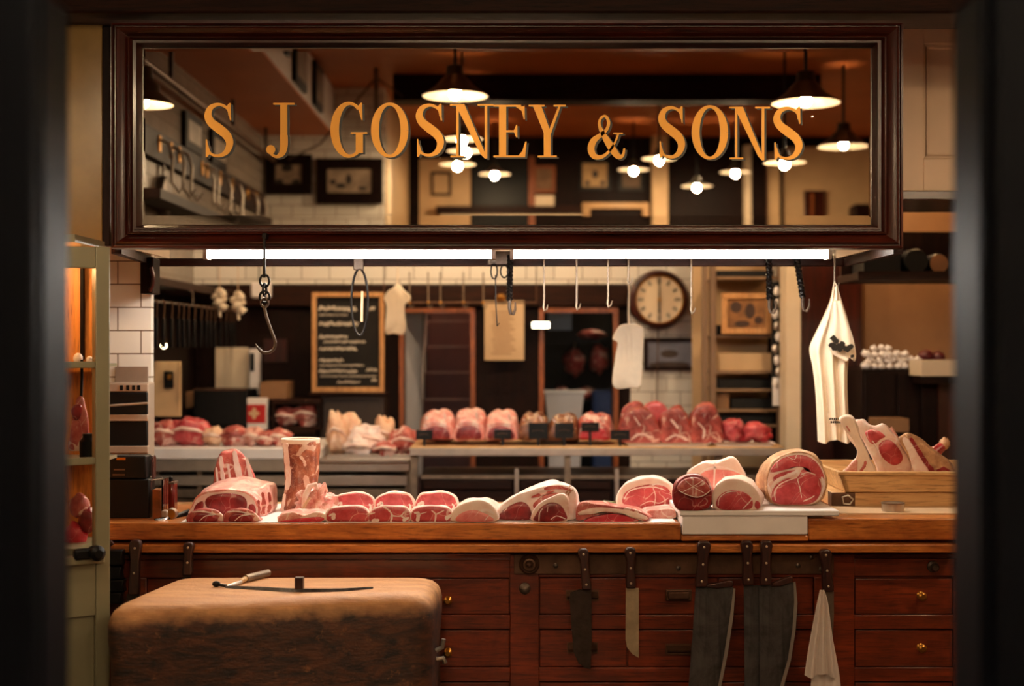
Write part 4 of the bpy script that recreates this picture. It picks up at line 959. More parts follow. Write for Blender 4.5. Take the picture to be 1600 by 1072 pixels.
joint('t_bone_steak', 'bone-in steak with bright oval eye in the middle of the wooden trough', 'steak',
  [(Yq+.04, [(1334,660),(1345,655),(1357,664),(1368,667),(1380,662),(1387,670),(1396,680),(1410,700),(1424,722),(1428,740),(1428,762),(1380,762),(1372,738),(1362,715),(1350,690)]), (Yq+.07, [(1340,660),(1350,656),(1362,664),(1384,664),(1398,680),(1414,702),(1428,726),(1430,760),(1386,760),(1366,716),(1352,690)])], 'fat',
  [('eye_muscle', [(1373,696),(1381,688),(1391,688),(1402,698),(1410,712),(1408,722),(1398,727),(1386,722),(1376,710)], 'lean', .004), ('upper_muscle', [(1352,676),(1362,671),(1374,674),(1383,682),(1376,686),(1366,694),(1358,690)], 'lean', .004)],
  [([(1362,688),(1370,700),(1376,716)],1.6)], base=zo2, bname='fat_body', seed=2)
joint('aged_steak', 'yellow-fatted aged steak with dark stripe at the right of the wooden trough', 'steak',
  [(Yq-.035, [(1404,686),(1412,680),(1421,677),(1430,685),(1450,698),(1478,718),(1494,738),(1498,762),(1420,762),(1428,738),(1418,710)]), (Yq+.005, [(1408,686),(1424,677),(1452,696),(1482,718),(1498,740),(1500,760),(1430,760),(1424,712)])], 'agedfat',
  [('pale_meat', [(1410,688),(1417,684),(1436,706),(1454,738),(1430,738),(1420,710)], 'fat', .002)], [([(1422,684),(1432,700),(1446,722),(1458,738)],(6,8)),([(1462,738),(1474,732),(1486,738)],(6,4))], base=zo2, bname='fat_body', seed=5, smat='leand')
joint('fat_chop', 'pale fatty chop squeezed between the two larger steaks in the trough', 'meat',
  [(Yq+.105, [(1388,672),(1398,680),(1420,715),(1440,740),(1440,762),(1396,762),(1392,720)]), (Yq+.13, [(1392,672),(1402,680),(1424,715),(1444,740),(1442,760),(1402,760)])], 'cap', base=zo2, bname='meat_body', seed=6)
t = thing('knuckle_bone', 'round knuckle bone end behind the aged steak', 'bone', (X(1470,4.46), 4.46, zo2))
part('shaft', MB().tube([V(1446,712,4.46), V(1462,706,4.46), V(1474,696,4.46)], [.030,.018,.015], 14), M['leand'], t, ang=70)
part('shaft_foot', MB().blob(V(1452,735,4.45), (.05,.03,.055), .1, 6, 18, 10, 3, zo2), M['agedfat'], t, ang=70)
part('knuckle', MB().blob(V(1476,693,4.46), (.017,.017,.019), .15, 7), M['agedfat'], t, ang=70)
# ------------------------------------------------------------------ left end of the counter
t = thing('till_box', 'black till box at the left end of the worktop, beside the tiled pier', 'till', (X(205,4.08), 4.2, zt))
part('case', MB().pbox(120, 233, 4.08, 4.15, 749, 816.5), M['black'], t, .004)
part('upper_case', MB().box(X(120,4.1), X(236,4.14), 4.085, 4.15, Z(749,4.08)+.0005, Z(711,4.12)), M['black'], t, .004)
part('slot', MB().pbox(182, 196, 4.082, 4.086, 715, 719), M['brass'], t); part('slot', MB().pbox(176, 195, 4.082, 4.086, 741, 743), M['dullsteel'], t); part('slot', MB().pbox(178, 195, 4.083, 4.086, 733, 735), M['dullsteel'], t)
part('side_screen', MB().box(X(239,4.14), X(243,4.14), 4.12, 4.15, Z(747,4.14), Z(711,4.14)), M['mahogz'], t, .004)
t = thing('glass_jar', 'square glass holder with amber contents beside the black till', 'jar', (X(245,4.07), 4.10, zt))
ja = MB().pbox(237, 254, 4.065, 4.068, 750, 816).box(X(254,4.065)-.003, X(254,4.065), 4.065, 4.14, zt+.001, Z(750,4.065))
part('jar_wall', ja, M['glass'], t); part('jar_rim', MB().tube([V(236,751,4.065), V(254.5,748,4.10), V(252,745,4.14)], .0016, 6), M['dullsteel'], t)
part('contents', MB().pbox(238, 252, 4.085, 4.13, 765, 815), plain('amber_paper', s(150,78,30), .4, var=.4, scale=30), t, .003)
t = thing('sauce_bottle', 'dark red bottle with small cap beside the glass holder', 'bottle', (X(262,4.2), 4.23, zt))
part('bottle_body', MB().box(X(254,4.2), X(272,4.2), 4.2, 4.25, zt, Z(753,4.2)), plain('dark_red_glass', s(92,16,10), .12, coat=.6, var=.3), t, .008)
part('cap', MB().lathe([(.006,0),(.006,.012),(.003,.014)], (X(264,4.2),4.225,Z(753,4.2)-.001), seg=12), M['black'], t); part('neck_band', MB().box(X(254,4.2)-.0005, X(272,4.2)+.0005, 4.1995, 4.2505, Z(756,4.2), Z(753.5,4.2)), M['dullsteel'], t)
t = thing('label_gun', 'small silver and black tape dispenser lying beside the left paper edge', 'dispenser', (X(268,4.05), 4.07, zt))
part('handle', MB().tube([V(242,816,4.03)+Vector((0,0,.004)), V(262,811,4.06), V(285,804,4.12), V(295,799,4.16)], [.005,.008,.009,.007], 10), M['black'], t)
part('roll', MB().lathe([(.014,-.014),(.016,-.014),(.016,.014),(.014,.014)], V(268,803,4.07), axis='y', cap=False, seg=20), M['steel'], t)
part('hub', MB().lathe([(.0142,-.012),(.0142,.012)], V(268,803,4.07), axis='y', seg=20), M['brass'], t)
part('blade_guard', MB().pbox(252, 262, 4.05, 4.08, 798, 812), M['steel'], t, .003); part('arm', MB().tube([V(246,816,4.02)+Vector((0,0,.003)), V(256,813,4.03), V(262,809,4.05)], .004), M['steel'], t)
solo('wooden_rod', MB().tube([V(266,790,4.44), V(452,789,4.44)], .0095, 14), M['pale'], 'pale wooden rod lying along the rear edge of the worktop, behind the left meat', 'rod')
# steel wall oven standing behind the till, against the tiled pier
t = thing('wall_oven', 'steel framed black double oven on the tiled pier behind the till', 'oven', (X(205,4.5), 4.55, zt))
part('case', MB().box(X(150,4.52), X(232,4.52), 4.52, 4.598, zt, Z(598,4.52)), M['ovensteel'], t, .003)
part('glass_door', MB().pbox(165, 230, 4.505, 4.521, 613, 648), M['black'], t, .003); part('glass_door', MB().pbox(165, 230, 4.505, 4.521, 659, 697), M['black'], t, .003)
part('control_panel', MB().pbox(150, 231, 4.51, 4.521, 600, 612), M['ovensteel'], t, .002)
for a in (187, 197, 206, 214): part('dial', MB().pbox(a, a+5, 4.507, 4.511, 602, 610), M['black'], t, .001)
part('handle', MB().tube([V(172,634,4.49), V(231,630,4.49)], .004), M['ovensteel'], t)
part('rail_bar', MB().pbox(150, 231, 4.50, 4.521, 648, 658), M['ovensteel'], t, .002); part('rail_bar', MB().pbox(150, 231, 4.50, 4.521, 697, 708), M['ovensteel'], t, .002)
solo('oven_note', MB().pbox(180, 231, 4.59, 4.5995, 573, 598), plain('grey_plate', s(150,132,116), .35, .3), 'grey metal plate on the tiles directly above the steel oven', 'plate', bevel=.001)
# things hung in the glazed display cupboard
t = thing('hanging_shoulder', 'pink and white meat shoulder hanging in the middle pane of the glazed cupboard', 'meat', (X(122,3.78), 3.8, Z(702,3.78)))
part('meat_body', body([(3.77, [(108,700),(110,670),(114,645),(120,622),(130,622),(136,650),(139,680),(139,702),(120,704)]), (3.82, [(110,700),(113,670),(118,640),(128,630),(136,670),(138,700)])], 1.1, .004), M['ribs'], t, ang=70)
part('dark_muscle', inlay([(112,640),(118,632),(128,634),(126,650),(119,657),(113,650)], 3.768, .006), M['leand'], t)
part('strap', MB().tube([V(127,622,3.79), V(128,590,3.79), V(128,562,3.79)], .004), M['black'], t)
solo('shelf_jar', MB().lathe([(.02,0),(.024,.01),(.024,.05),(.016,.06),(.016,.07)], V(139,719,3.75), seg=18), M['black'], 'dark bottle standing beside the hanging shoulder in the glazed cupboard', 'bottle')
mb = MB().box(X(20,3.7), X(152,3.7), 3.68, 3.885, Z(724,3.7), Z(719,3.7)).box(X(20,3.7), X(152,3.7), 3.68, 3.885, Z(574,3.7), Z(569,3.7))
struct('trim_7', mb, M['sage'])
for i, (px, py, r, mt, lab) in enumerate(((118,838,.035,'leanr','red meat piece in the bottom pane of the glazed cupboard'),(138,812,.030,'leand','dark red meat piece above the red one in the bottom pane'),(124,790,.030,'ribs','pale pink meat piece uppermost in the bottom pane'),(122,562,.014,'fatw','small white jar on the upper cupboard shelf'),(140,560,.010,'fatw','tiny white pot right of the white jar on the cupboard shelf'))):
    c = V(px,py,3.80)
    if i >= 3: c.z = Z(569,3.7)+r*.95
    solo('meat_piece' if i < 3 else 'white_jar', MB().blob(c, (r*.9,r*.8,r*1.1), .15 if i < 3 else 0, 7, seed=i), M[mt], lab, 'meat' if i < 3 else 'jar', ang=70)
# ------------------------------------------------------------------ rear tables
YL = 6.3
zs_t, zs_b = Z(700, YL), Z(718, YL)
t = thing('rear_table', 'steel rear table with thick white cutting slab, left', 'table', (X(380,YL), 6.6, 0))
part('cutting_slab', MB().box(-1.68, X(500,YL), YL, 6.95, zs_b, zs_t), M['white'], t, .006)
part('apron', MB().box(-1.68, X(640,YL), YL+.01, 6.95, Z(737,YL), zs_b-.001), M['steel'], t, .003)
part('shelf', MB().box(-1.66, X(636,YL), YL+.03, 6.9, Z(760,YL), Z(744,YL)), M['steel'], t, .003)
part('shelf', MB().box(-1.66, X(636,YL), YL+.06, 6.9, Z(780,YL), Z(766,YL)), M['dullsteel'], t, .003)
part('drawer_bank', MB().box(-1.6, X(634,YL), YL+.10, 6.9, .1, Z(782,YL)), M['dullsteel'], t, .003)
for p_ in (236, 304, 632): part('leg', MB().box(X(p_,YL), X(p_+8,YL), YL+.05, YL+.09, 0, Z(737,YL)), M['dullsteel'], t)
part('table_end', MB().box(X(500,YL)+.001, X(641,YL), YL-.02, 6.95, Z(722,YL), Z(717,YL)), M['steel'], t, .002)
YT = 6.0
zt_t, zt_b = Z(698, YT), Z(712, YT)
t = thing('meat_table', 'long steel-edged wooden rear table with the row of roasts, middle and right', 'table', (X(930,YT), 6.25, 0))
part('table_top', MB().box(X(641,YT), X(1226,YT), YT, 6.55, zt_b+.006, zt_t), M['pale'], t, .003)
part('steel_edge', MB().box(X(640,YT), X(1227,YT), YT-.006, YT+.008, zt_b, zt_t-.006), M['steel'], t, .002, label='brushed steel edge band')
for p_ in (641, 882, 1120): part('leg', MB().box(X(p_,YT), X(p_+10,YT), YT+.02, YT+.06, 0, zt_b+.005), M['dullsteel'], t)
part('under_shelf', MB().box(X(655,YT), X(1225,YT), YT+.10, 6.5, Z(752,YT), Z(746,YT)), M['dullsteel'], t)
for a, b in ((660, 800), (812, 956), (972, 1220)):
    part('drawer_front', MB().box(X(a,YT), X(b,YT), YT+.085, YT+.1, Z(768,YT), Z(754,YT)), M['darkwoodx'], t, .003); part('drawer_front', MB().box(X(a,YT), X(b,YT), YT+.085, YT+.1, Z(800,YT), Z(771,YT)), M['darkwoodx'], t, .003)
part('carcass', MB().box(X(655,YT), X(1222,YT), YT+.1, 6.5, .1, Z(753,YT)), M['darkwood'], t)
for p_ in (808, 966): part('steel_post', MB().box(X(p_-4,YT), X(p_+3,YT), YT+.06, YT+.085, Z(800,YT), Z(734,YT)), M['steel'], t, .002)
zT = zt_t
def far_roast(l, r, ty, by, lab, top, face, k, lift=0, Y=6.08):
    w_ = r-l; h = by-ty; P_ = lambda q: [(l+a*w_, ty+b*h) for a, b in q]; j = random.Random(k)
    o = [(.02,1.0),(.0,.7),(.06,.35),(.2,.12),(.38,.0+j.uniform(0,.06)),(.52,.07),(.68,.0),(.88,.12),(.98,.4),(1,.8),(.97,1.0),(.5,1.01)]
    fr_ = [(.06,1.0),(.03,.78),(.10,.52),(.3,.40),(.6,.40),(.84,.54),(.92,.8),(.9,1.0),(.5,1.01)]
    t = thing('rib_roast', lab, 'meat', (X((l+r)/2,Y), Y+.1, zT), 'roasts in a row on the rear table')
    part('fat_cover', body([(Y, P_(fr_)), (Y+.05, P_(o)), (Y+.22, P_(o))], zT, .007, fr=14, seed=k), M[top], t, ang=70)
    part('lean_face', inlay(P_([(.12,.98),(.10,.8),(.2,.62),(.45,.55),(.7,.6),(.83,.78),(.82,.98),(.5,.99)]), Y, .006, zT), M[face], t, ang=60)
    part('fat_seam', seams([(P_([(.15,.2),(.3,.5),(.25,.8)]), 3), (P_([(.7,.1),(.75,.4),(.9,.6)]), 3)], Y+.04, .02), M['fat'], t)
    return t
far_roast(657,711,640,687,'rib roast at the left end of the row on the rear table','cap','leand',11)
far_roast(708,760,638,687,'rib roast second from the left in the rear row, widest lean face','cap','leand',12)
far_roast(757,812,640,687,'rib roast third from the left in the rear row, black card in front','cap','leand',13)
far_roast(810,858,645,687,'brown crusted joint left of its twin in the rear row','brownm','brownm',14)
far_roast(856,905,646,687,'brown crusted joint right of its twin in the rear row','brownm','brownm',15)
far_roast(903,957,644,687,'orange red joint with black card, before the beef on the white tray','leanr' if False else 'ribs','leanr',16)
for a, b, c, d, lab in ((650,676,672,687,'black price card at the left end of the rear row'),(772,799,671,686,'black price card before the third rib roast'),(826,856,661,686,'larger black price card leaning on the left brown joint'),
        (867,896,661,685,'larger black price card leaning on the right brown joint'),(908,936,660,674,'black price card standing high before the orange red joint'),(954,984,672,687,'black price card left of the white meat tray')):
    Yc = 6.055 if a not in (650, 954) else 6.03
    t = thing('price_card', lab, 'card', (X((a+b)/2,Yc), Yc, zT), 'black price cards on the rear table')
    zc0 = max(zT, Z(d,Yc)); part('card', MB().box(X(a,Yc), X(b,Yc), Yc-.002, Yc, zc0, Z(c,Yc)), M['black'], t)
    part('stand', MB().box(X((a+b)/2-2,Yc), X((a+b)/2+2,Yc), Yc, Yc+.02, zT, zc0+.01), M['black'], t)
    part('chalk_mark', MB().ribbon([(X(a+5,Yc),Z((c+d)/2,Yc)),(X((a+b)/2,Yc),Z((c+d)/2-1.5,Yc)),(X(b-6,Yc),Z((c+d)/2,Yc))], [.002]*3, Yc-.003, Yc-.002), M['strip'], t)
def tray(l, r, lab, Y=6.03):
    t = thing('white_tray', lab, 'tray', (X((l+r)/2,Y), Y+.15, zT), 'white meat trays on the rear table')
    part('tray_base', MB().box(X(l+6,Y), X(r-6,Y), Y+.01, Y+.30, zT, zT+.004), M['white'], t)
    part('tray_rim', MB().rings([[Vector((X(l+6,Y),Y+.01,zT+.002)),Vector((X(r-6,Y),Y+.01,zT+.002)),Vector((X(r-6,Y),Y+.30,zT+.002)),Vector((X(l+6,Y),Y+.30,zT+.002))],
        [Vector((X(l,Y),Y-.01,zT+.014)),Vector((X(r,Y),Y-.01,zT+.014)),Vector((X(r,Y),Y+.32,zT+.014)),Vector((X(l,Y),Y+.32,zT+.014))]], cap=False), M['white'], t)
tray(976, 1112, 'white tray under the three big beef chunks'); tray(1114, 1212, 'white tray under the small dark red pieces')
def chunk(name, lab, cat, outline, Y, dep, mt, base, k, seam=(), group=None, amp=.008, second=None):
    t = thing(name, lab, cat, (X(sum(a for a,b in outline)/len(outline),Y), Y+dep/2, base), group)
    part('meat_body', body([(Y, outline), (Y+dep*.5, [(a*1.0, b-2) for a, b in outline]), (Y+dep, outline)], base, amp, fr=16, seed=k), M[mt], t, ang=70)
    if seam: part('fat_seam', seams(seam, Y, .006), M['fat'], t)
    if second: part(second[0], inlay(second[1], Y, .006, base), M[second[2]], t)
    return t
zTr = zT+.005
chunk('beef_chunk','big beef chunk at the left of the white tray, behind it a taller scrap','meat',[(972,692),(970,670),(978,648),(992,640),(1010,640),(1024,655),(1030,692)],6.08,.12,'chunk',zTr,21,[([(985,688),(1000,678),(1020,684)],3),([(990,650),(1000,665)],2)],'beef chunks on the white tray')
chunk('beef_chunk','big marbled beef chunk in the middle of the white tray','meat',[(1034,692),(1032,665),(1038,645),(1052,637),(1066,640),(1076,658),(1078,692)],6.08,.12,'chunk',zTr,22,[([(1040,688),(1056,680),(1074,688)],3),([(1048,655),(1060,670)],4)],'beef chunks on the white tray')
chunk('beef_chunk','big beef chunk at the right of the white tray with a dark cleft','meat',[(1082,692),(1078,668),(1083,645),(1095,634),(1113,634),(1122,650),(1128,692)],6.08,.12,'chunk',zTr,23,[([(1090,660),(1100,672),(1098,686)],3)],'beef chunks on the white tray',second=('dark_cleft',[(1096,646),(1104,643),(1108,650),(1102,656)],'leand'))
chunk('beef_scrap','dark scrap leaning behind the left and middle beef chunks','meat',[(1000,692),(1004,650),(1014,632),(1030,628),(1042,640),(1050,660),(1052,692)],6.23,.06,'lean',zTr,24)
chunk('beef_scrap','small red scrap peeking between the left beef chunk and the orange red joint','meat',[(966,692),(968,655),(978,636),(994,630),(1006,640),(1008,692)],6.23,.06,'chunk',zTr,26)
for i, (cx, cy, rx, rz, lab) in enumerate(((1142,672,.045,.05,'dark red piece at the back left of the small tray'),(1160,680,.05,.034,'dark red piece at the front left of the small tray'),(1178,672,.06,.035,'long dark red piece at the back of the small tray'),(1190,682,.05,.028,'dark red piece at the front right of the small tray'),(1150,664,.03,.03,'small dark red piece on top of the small tray'))):
    solo('beef_piece', MB().blob((X(cx,6.15+.03*(i%2)), 6.13+.06*(i%2), max(zTr+rz*.9, Z(cy,6.15))), (rx, .05, rz), .22, 8, seed=31+i, floor=zTr), M['leanr' if i%2 else 'lean'], lab, 'meat', 'dark red pieces on the small tray', ang=70)
# meat on the white slab, left
zw = zs_t
def lump(cx, by, rx, rz, lab, mt, k, Y=6.45, base=None, second='fat', nm='meat_lump', cat='meat', group=None, amp=.2, ry=.06):
    b = zw if base is None else base
    t = thing(nm, lab, cat, (X(cx,Y), Y, b), group)
    c = (X(cx,Y), Y, b+rz*.88)
    part('meat_body', MB().blob(c, (rx*.92, ry, rz), amp, 7, 24, 14, k, b), M[mt], t, ang=70)
    part('fat_seam', MB().tube([Vector(c)+Vector((-rx*.8,-.05,rz*.1)), Vector(c)+Vector((-rx*.2,-.074,rz*.35)), Vector(c)+Vector((rx*.5,-.066,rz*.2)), Vector(c)+Vector((rx*.85,-.03,-rz*.1))], [.004,.009,.007,.003], 8), M[second], t, ang=70)
    return t
lump(258,697,.075,.062,'brownish lamb shoulder at the far left of the white slab','ribs',41)
lump(296,697,.098,.068,'large bright red shoulder second on the white slab','lean',42)
lump(334,697,.05,.046,'pale fatty trim between the red shoulder and the dark-centred trim','chickn',43)
lump(366,697,.07,.048,'pink trim with dark centre in the middle of the white slab','ribs',44,second='leand')
lump(396,697,.05,.045,'creamy trim right of the dark-centred piece','mixed',45)
lump(416,697,.05,.036,'flat pink trim near the right of the slab row','ribs',46,Y=6.42)
lump(436,697,.06,.042,'pink trim partly behind the upright shin bone','ribs',47)
# poultry and pale cuts beyond the shin bone
zq = Z(717, YL)+.001
t = thing('steel_tray', 'steel tray under the pale poultry cuts on the rear table', 'tray', (X(575,6.4), 6.4, zs_b+.001))
part('tray_base', MB().box(X(512,6.35), X(652,6.35), 6.33, 6.6, zs_b+.001, zs_b+.010), M['dullsteel'], t, .002)
part('tray_rim', MB().box(X(512,6.35), X(652,6.35), 6.322, 6.33, zs_b+.001, zs_b+.022), M['steel'], t, .002)
ZQ = zs_b+.0105
for a in ((540,.085,.095,'large pale poultry crown at the back left of the steel tray','chickn',51,6.56),(528,.05,.10,'poultry wing joint at the far left of the steel tray','brownm' if False else 'chickn',52,6.47),(575,.09,.07,'white breast piece in the middle of the steel tray','fatw',53,6.45),
          (600,.06,.085,'pale wing sticking up at the right of the poultry crown','chickn',54,6.55),(632,.07,.065,'pink piece at the right end of the steel tray','ribs',55,6.44),(560,.07,.045,'white breast piece at the front left of the steel tray','fatw',56,6.36),(603,.06,.036,'pink-centred cut at the front of the steel tray','ribs',57,6.355)):
    lump(a[0], 0, a[1], a[2], a[3], a[4], a[5], Y=a[6], base=ZQ, nm='poultry_piece', amp=.26, ry=.045)

# ------------------------------------------------------------------ rear wall fittings, left
def dbox(name, lab, cat, a, b, c, d, Y, dep, mt, bev=.003, nm='case'):
    t = thing(name, lab, cat, (X((a+b)/2,Y), Y+dep/2, Z(d,Y))); part(nm, MB().pbox(a, b, Y, Y+dep, c, d), M[mt], t, bev); return t
YV = 7.2
zc = Z(672, YV)
t = thing('dark_sideboard', 'dark wooden sideboard along the rear wall behind the white slab', 'sideboard', (-1.1, 7.3, 0))
part('carcass', MB().box(-1.68, X(492,YV), YV, 7.59, 0, zc), M['darkwood'], t, .004); part('shelf_edge', MB().box(-1.68, X(492,YV), YV-.012, YV, zc-.02, zc), M['darkwoodx'], t)
for a in (300, 400): part('door', MB().box(X(a,YV), X(a+90,YV), YV-.015, YV-.001, .1, zc-.04), M['darkwood'], t, .003)
t = dbox('oven_box', 'black box appliance on the dark sideboard left of the red bag', 'appliance', 302, 386, 609, 671, YV, .3, 'black')
part('front_panel', MB().pbox(308, 370, YV-.004, YV, 614, 664), M['black'], t, .004); part('trim_band', MB().pbox(302, 386, YV-.003, YV, 607, 610), M['strip'], t)
t = dbox('cupboard_shelf', 'dark open box shelf holding two pink joints, left of the chalkboard cabinet', 'shelf', 424, 500, 624, 632, YV, .3, 'darkwoodx')
part('side_panel', MB().pbox(424, 429, YV, YV+.3, 632, 671), M['darkwood'], t); part('side_panel', MB().pbox(495, 500, YV, YV+.3, 632, 671), M['darkwood'], t); part('shelf_board', MB().pbox(424, 500, YV-.01, YV+.3, 667, 671.5), M['darkwoodx'], t)
zsh = Z(667,YV-.01)+.0005
lump(446,0,.07,.05,'pink joint at the left of the dark box shelf','ribs',61,Y=YV+.09,base=zsh); lump(478,0,.075,.06,'pink joint at the right of the dark box shelf','ribs',62,Y=YV+.10,base=zsh)
t = thing('red_bag', 'white paper bag with red panel and cream emblem on the sideboard', 'bag', (X(396,7.12), 7.13, zc))
part('bag_body', MB().pbox(377, 417, 7.205, 7.27, 622, 672), M['paper'], t, .004)
part('red_panel', MB().pbox(379, 415, 7.203, 7.2055, 632, 661), M['red'], t)
em = MB()
for dx, dy, rx, ry in ((0,0,6,5),(-5,0,3.5,3),(5,0,3.5,3),(0,-6,3,3),(0,6,3,3)): em.pprism([(397+dx+rx*math.cos(q*PI/9), 646+dy+ry*math.sin(q*PI/9)) for q in range(18)], 7.2005-.0003*(abs(dx)+abs(dy)), 7.2028)
part('emblem_print', em, M['oldpaper'], t)
Ysb = 6.66
t = thing('switch_board', 'cream board with a black switch plate standing at the left end of the white slab', 'board', (X(264,Ysb), Ysb, zs_t))
part('board', MB().pbox(240, 282, Ysb, Ysb+.02, 565, 651), M['creamd'], t, .003); part('switch_plate', MB().pbox(256, 271, Ysb-.010, Ysb, 580, 607), M['black'], t, .003); part('switch', MB().pbox(261, 267, Ysb-.016, Ysb-.01, 585, 593), M['brass'], t, .002)
part('board_back', MB().box(X(244,Ysb), X(280,Ysb), Ysb+.021, Ysb+.04, zs_t+.001, Z(570,Ysb)), M['darkwood'], t)
dbox('carton', 'small brown carton between the switch board and the black appliance', 'carton', 283, 303, 612, 638, 7.35, .2, 'tan'); 
solo('carton_stand', MB().pbox(283, 303, 7.35, 7.55, 638.5, 672), M['darkwood'], 'dark block under the small brown carton', 'stand')
solo('blank_notice', MB().pbox(336, 388, 7.58, 7.599, 543, 607), M['cream'], 'blank cream notice board on the dark wall above the black appliance', 'notice', bevel=.003)
t = thing('dispenser', 'narrow white roll dispenser right of the blank notice', 'dispenser', (X(397,7.58), 7.58, Z(615,7.58)))
part('case', MB().pbox(389, 405, 7.54, 7.599, 545, 616), M['paper'], t, .006); part('slot', MB().pbox(391, 397, 7.53, 7.541, 552, 580), M['black'], t, .002)
dbox('cardboard_box', 'yellowish cardboard box on the dark box shelf', 'box', 406, 448, 597, 624, 7.25, .25, 'tan')
solo('leaflet', MB().pbox(412, 448, 7.585, 7.6, 530, 566), M['mahogz'], 'dark red picture on the wall right of the curved hook', 'picture')
Ysl2 = 6.6
t = thing('small_lamp', 'small glowing round bulb hanging under the left wall shelf', 'lamp', (X(256,Ysl2), Ysl2, Z(540,Ysl2)))
part('bulb', MB().blob(V(256,540,Ysl2), (.013,.013,.013), 0), glow('small_bulb_glow', (1,.74,.42), 25), t); part('cord', MB().tube([V(256,536,Ysl2), Vector((X(256,Ysl2),Ysl2,1.70))], .003, 6), M['black'], t); part('socket', MB().lathe([(.010,0),(.013,.02),(.006,.03)], V(256,537,Ysl2), seg=10), M['brass'], t)
# shelf rail with hooks and tools along the left wall
zw1, zw0 = 1.735, 1.70
t = thing('wall_rail_shelf', 'dark shelf rail with hanging tools running back along the left wall', 'shelf', (-1.6, 6.5, zw0))
part('shelf_board', MB().box(-1.699, -1.47, 5.5, 7.54, zw0, zw1), M['darkwoodx'], t, .003)
part('hang_bar', MB().tube([(-1.46,5.55,1.63), (-1.46,7.5,1.63)], .006), M['iron'], t)
for y in (5.6, 6.5, 7.4): part('bar_hanger', MB().tube([(-1.46,y,1.63),(-1.46,y,1.69),(-1.48,y,1.705)], .005), M['iron'], t)
hk = None
for i in range(16):
    y = 5.72+i*.115; L = .10+.05*((i*7) % 3); lab = 'hanging utensil on the left wall bar'
    if i == 0:
        hk = thing('hanging_utensil', 'dark hanging utensil in the row under the left wall shelf', 'utensil', (-1.46, y, 1.63), 'utensils on the left wall bar')
        part('hook', MB().tube([(-1.46,y,1.6365),(-1.452,y,1.634),(-1.451,y,1.60),(-1.455,y,1.56)], .003, 6), M['strip'], hk); part('tool_blade', MB().box(-1.462,-1.448,y-.016,y+.016,1.44,1.565), M['blackiron'], hk, .004)
    else:
        q = dup(hk, (0, i*.115+.02*math.sin(i*5), 0)); q.scale = (1, .5+.5*((i*5) % 4)/3, 1)
for px, py, k, lab in ((343,465,1,'pale dried bunch hanging at the end of the left wall shelf'),(372,470,2,'pale dried bunch hanging right of the first, before the dark wall')):
    Yk2 = 7.0
    t = thing('dried_bunch', lab, 'bunch', (X(px,Yk2), Yk2, Z(py+25,Yk2)))
    for i in range(7): part('bulb', MB().blob(V(px+6*math.sin(i*2.4), py-10+i*4.2, Yk2+.02*math.cos(i*2.4)), (.022,.02,.018), .2, 7, 12, 8, i), M['linen'], t)
    part('stem', MB().tube([V(px,py+12,Yk2), V(px+1,py+30,Yk2)], .006), M['linen'], t); part('string', MB().tube([V(px,py-10,Yk2), V(px,py-60,Yk2)], .002, 6), M['oldpaper'], t)
t = thing('hanging_bag', 'small white bag hanging behind the big chain hook', 'bag', (X(405,7.3), 7.3, Z(466,7.3)))
part('bag_body', MB().pbox(391, 421, 7.28, 7.36, 441, 466), M['paper'], t, .012); part('string', MB().tube([V(405,441,7.3), V(405,400,7.3), Vector((X(405,7.3),7.3,3.2))], .003, 6), M['black'], t)
# chalkboard on its cabinet
YC = 7.35
t = thing('chalkboard', 'pine framed blackboard covered in chalk writing on the rear wall', 'blackboard', (X(543,YC), YC, Z(612,YC)))
part('slate', MB().pbox(493, 594, YC+.008, YC+.02, 463, 607), M['slate'], t)
for a, b, c, d in ((487,600,457,464),(487,600,605,613),(487,494,464,605),(593,600,464,605)): part('frame_rail', MB().pbox(a, b, YC-.008, YC+.02, c, d), M['pine'], t, .002)
ch = MB(); rnd = random.Random(5)
for y0, x0, x1, a_, wd in ((482,498,560,4.5,2.2),(482,577,588,3,2),(492,498,545,1,1),(506,498,562,4,2),(526,498,545,3.5,1.8),(534,506,572,2.2,1.5),(545,498,560,3,1.8),(563,498,538,3.2,1.8),(571,499,570,1.2,1.2),(580,498,560,3,1.8),(578,572,590,3,1.8),(588,500,590,.8,1),(597,526,565,2,1.3),(594,580,590,3,2)):
    n = int((x1-x0)/1.6); pts = [(x0+i*1.6, y0+a_*math.sin(i*1.9+rnd.random()*1.5)*rnd.uniform(.4,1)) for i in range(max(3,n))]
    ch.ribbon([(X(a,YC),Z(b,YC)) for a, b in pts], [1.8*wd*YC/FPX*rnd.uniform(.5,1) for _ in pts], YC+.005, YC+.0085)
part('chalk_writing', ch, M['chalk'], t)
part('ledge', MB().pbox(482, 604, YC-.06, YC+.04, 613.5, 618), M['darkwoodx'], t, .003)
t = thing('dark_cabinet', 'dark cabinet under the chalkboard', 'cabinet', (X(545,YC), YC+.1, 0))
part('carcass', MB().box(X(500,YC), X(600,YC), YC, 7.59, 0, Z(618.5,YC)), plain('dark_cabinet_paint', s(58,40,28), .5, var=.2), t, .004); part('door', MB().box(X(505,YC), X(595,YC), YC-.012, YC-.001, .2, Z(624,YC)), plain('dark_cabinet_door', s(50,34,24), .5, var=.2), t, .003)
part('board_support', MB().box(X(500,YC), X(590,YC), YC+.045, YC+.06, Z(612,YC), Z(460,YC)), M['darkwood'], t)
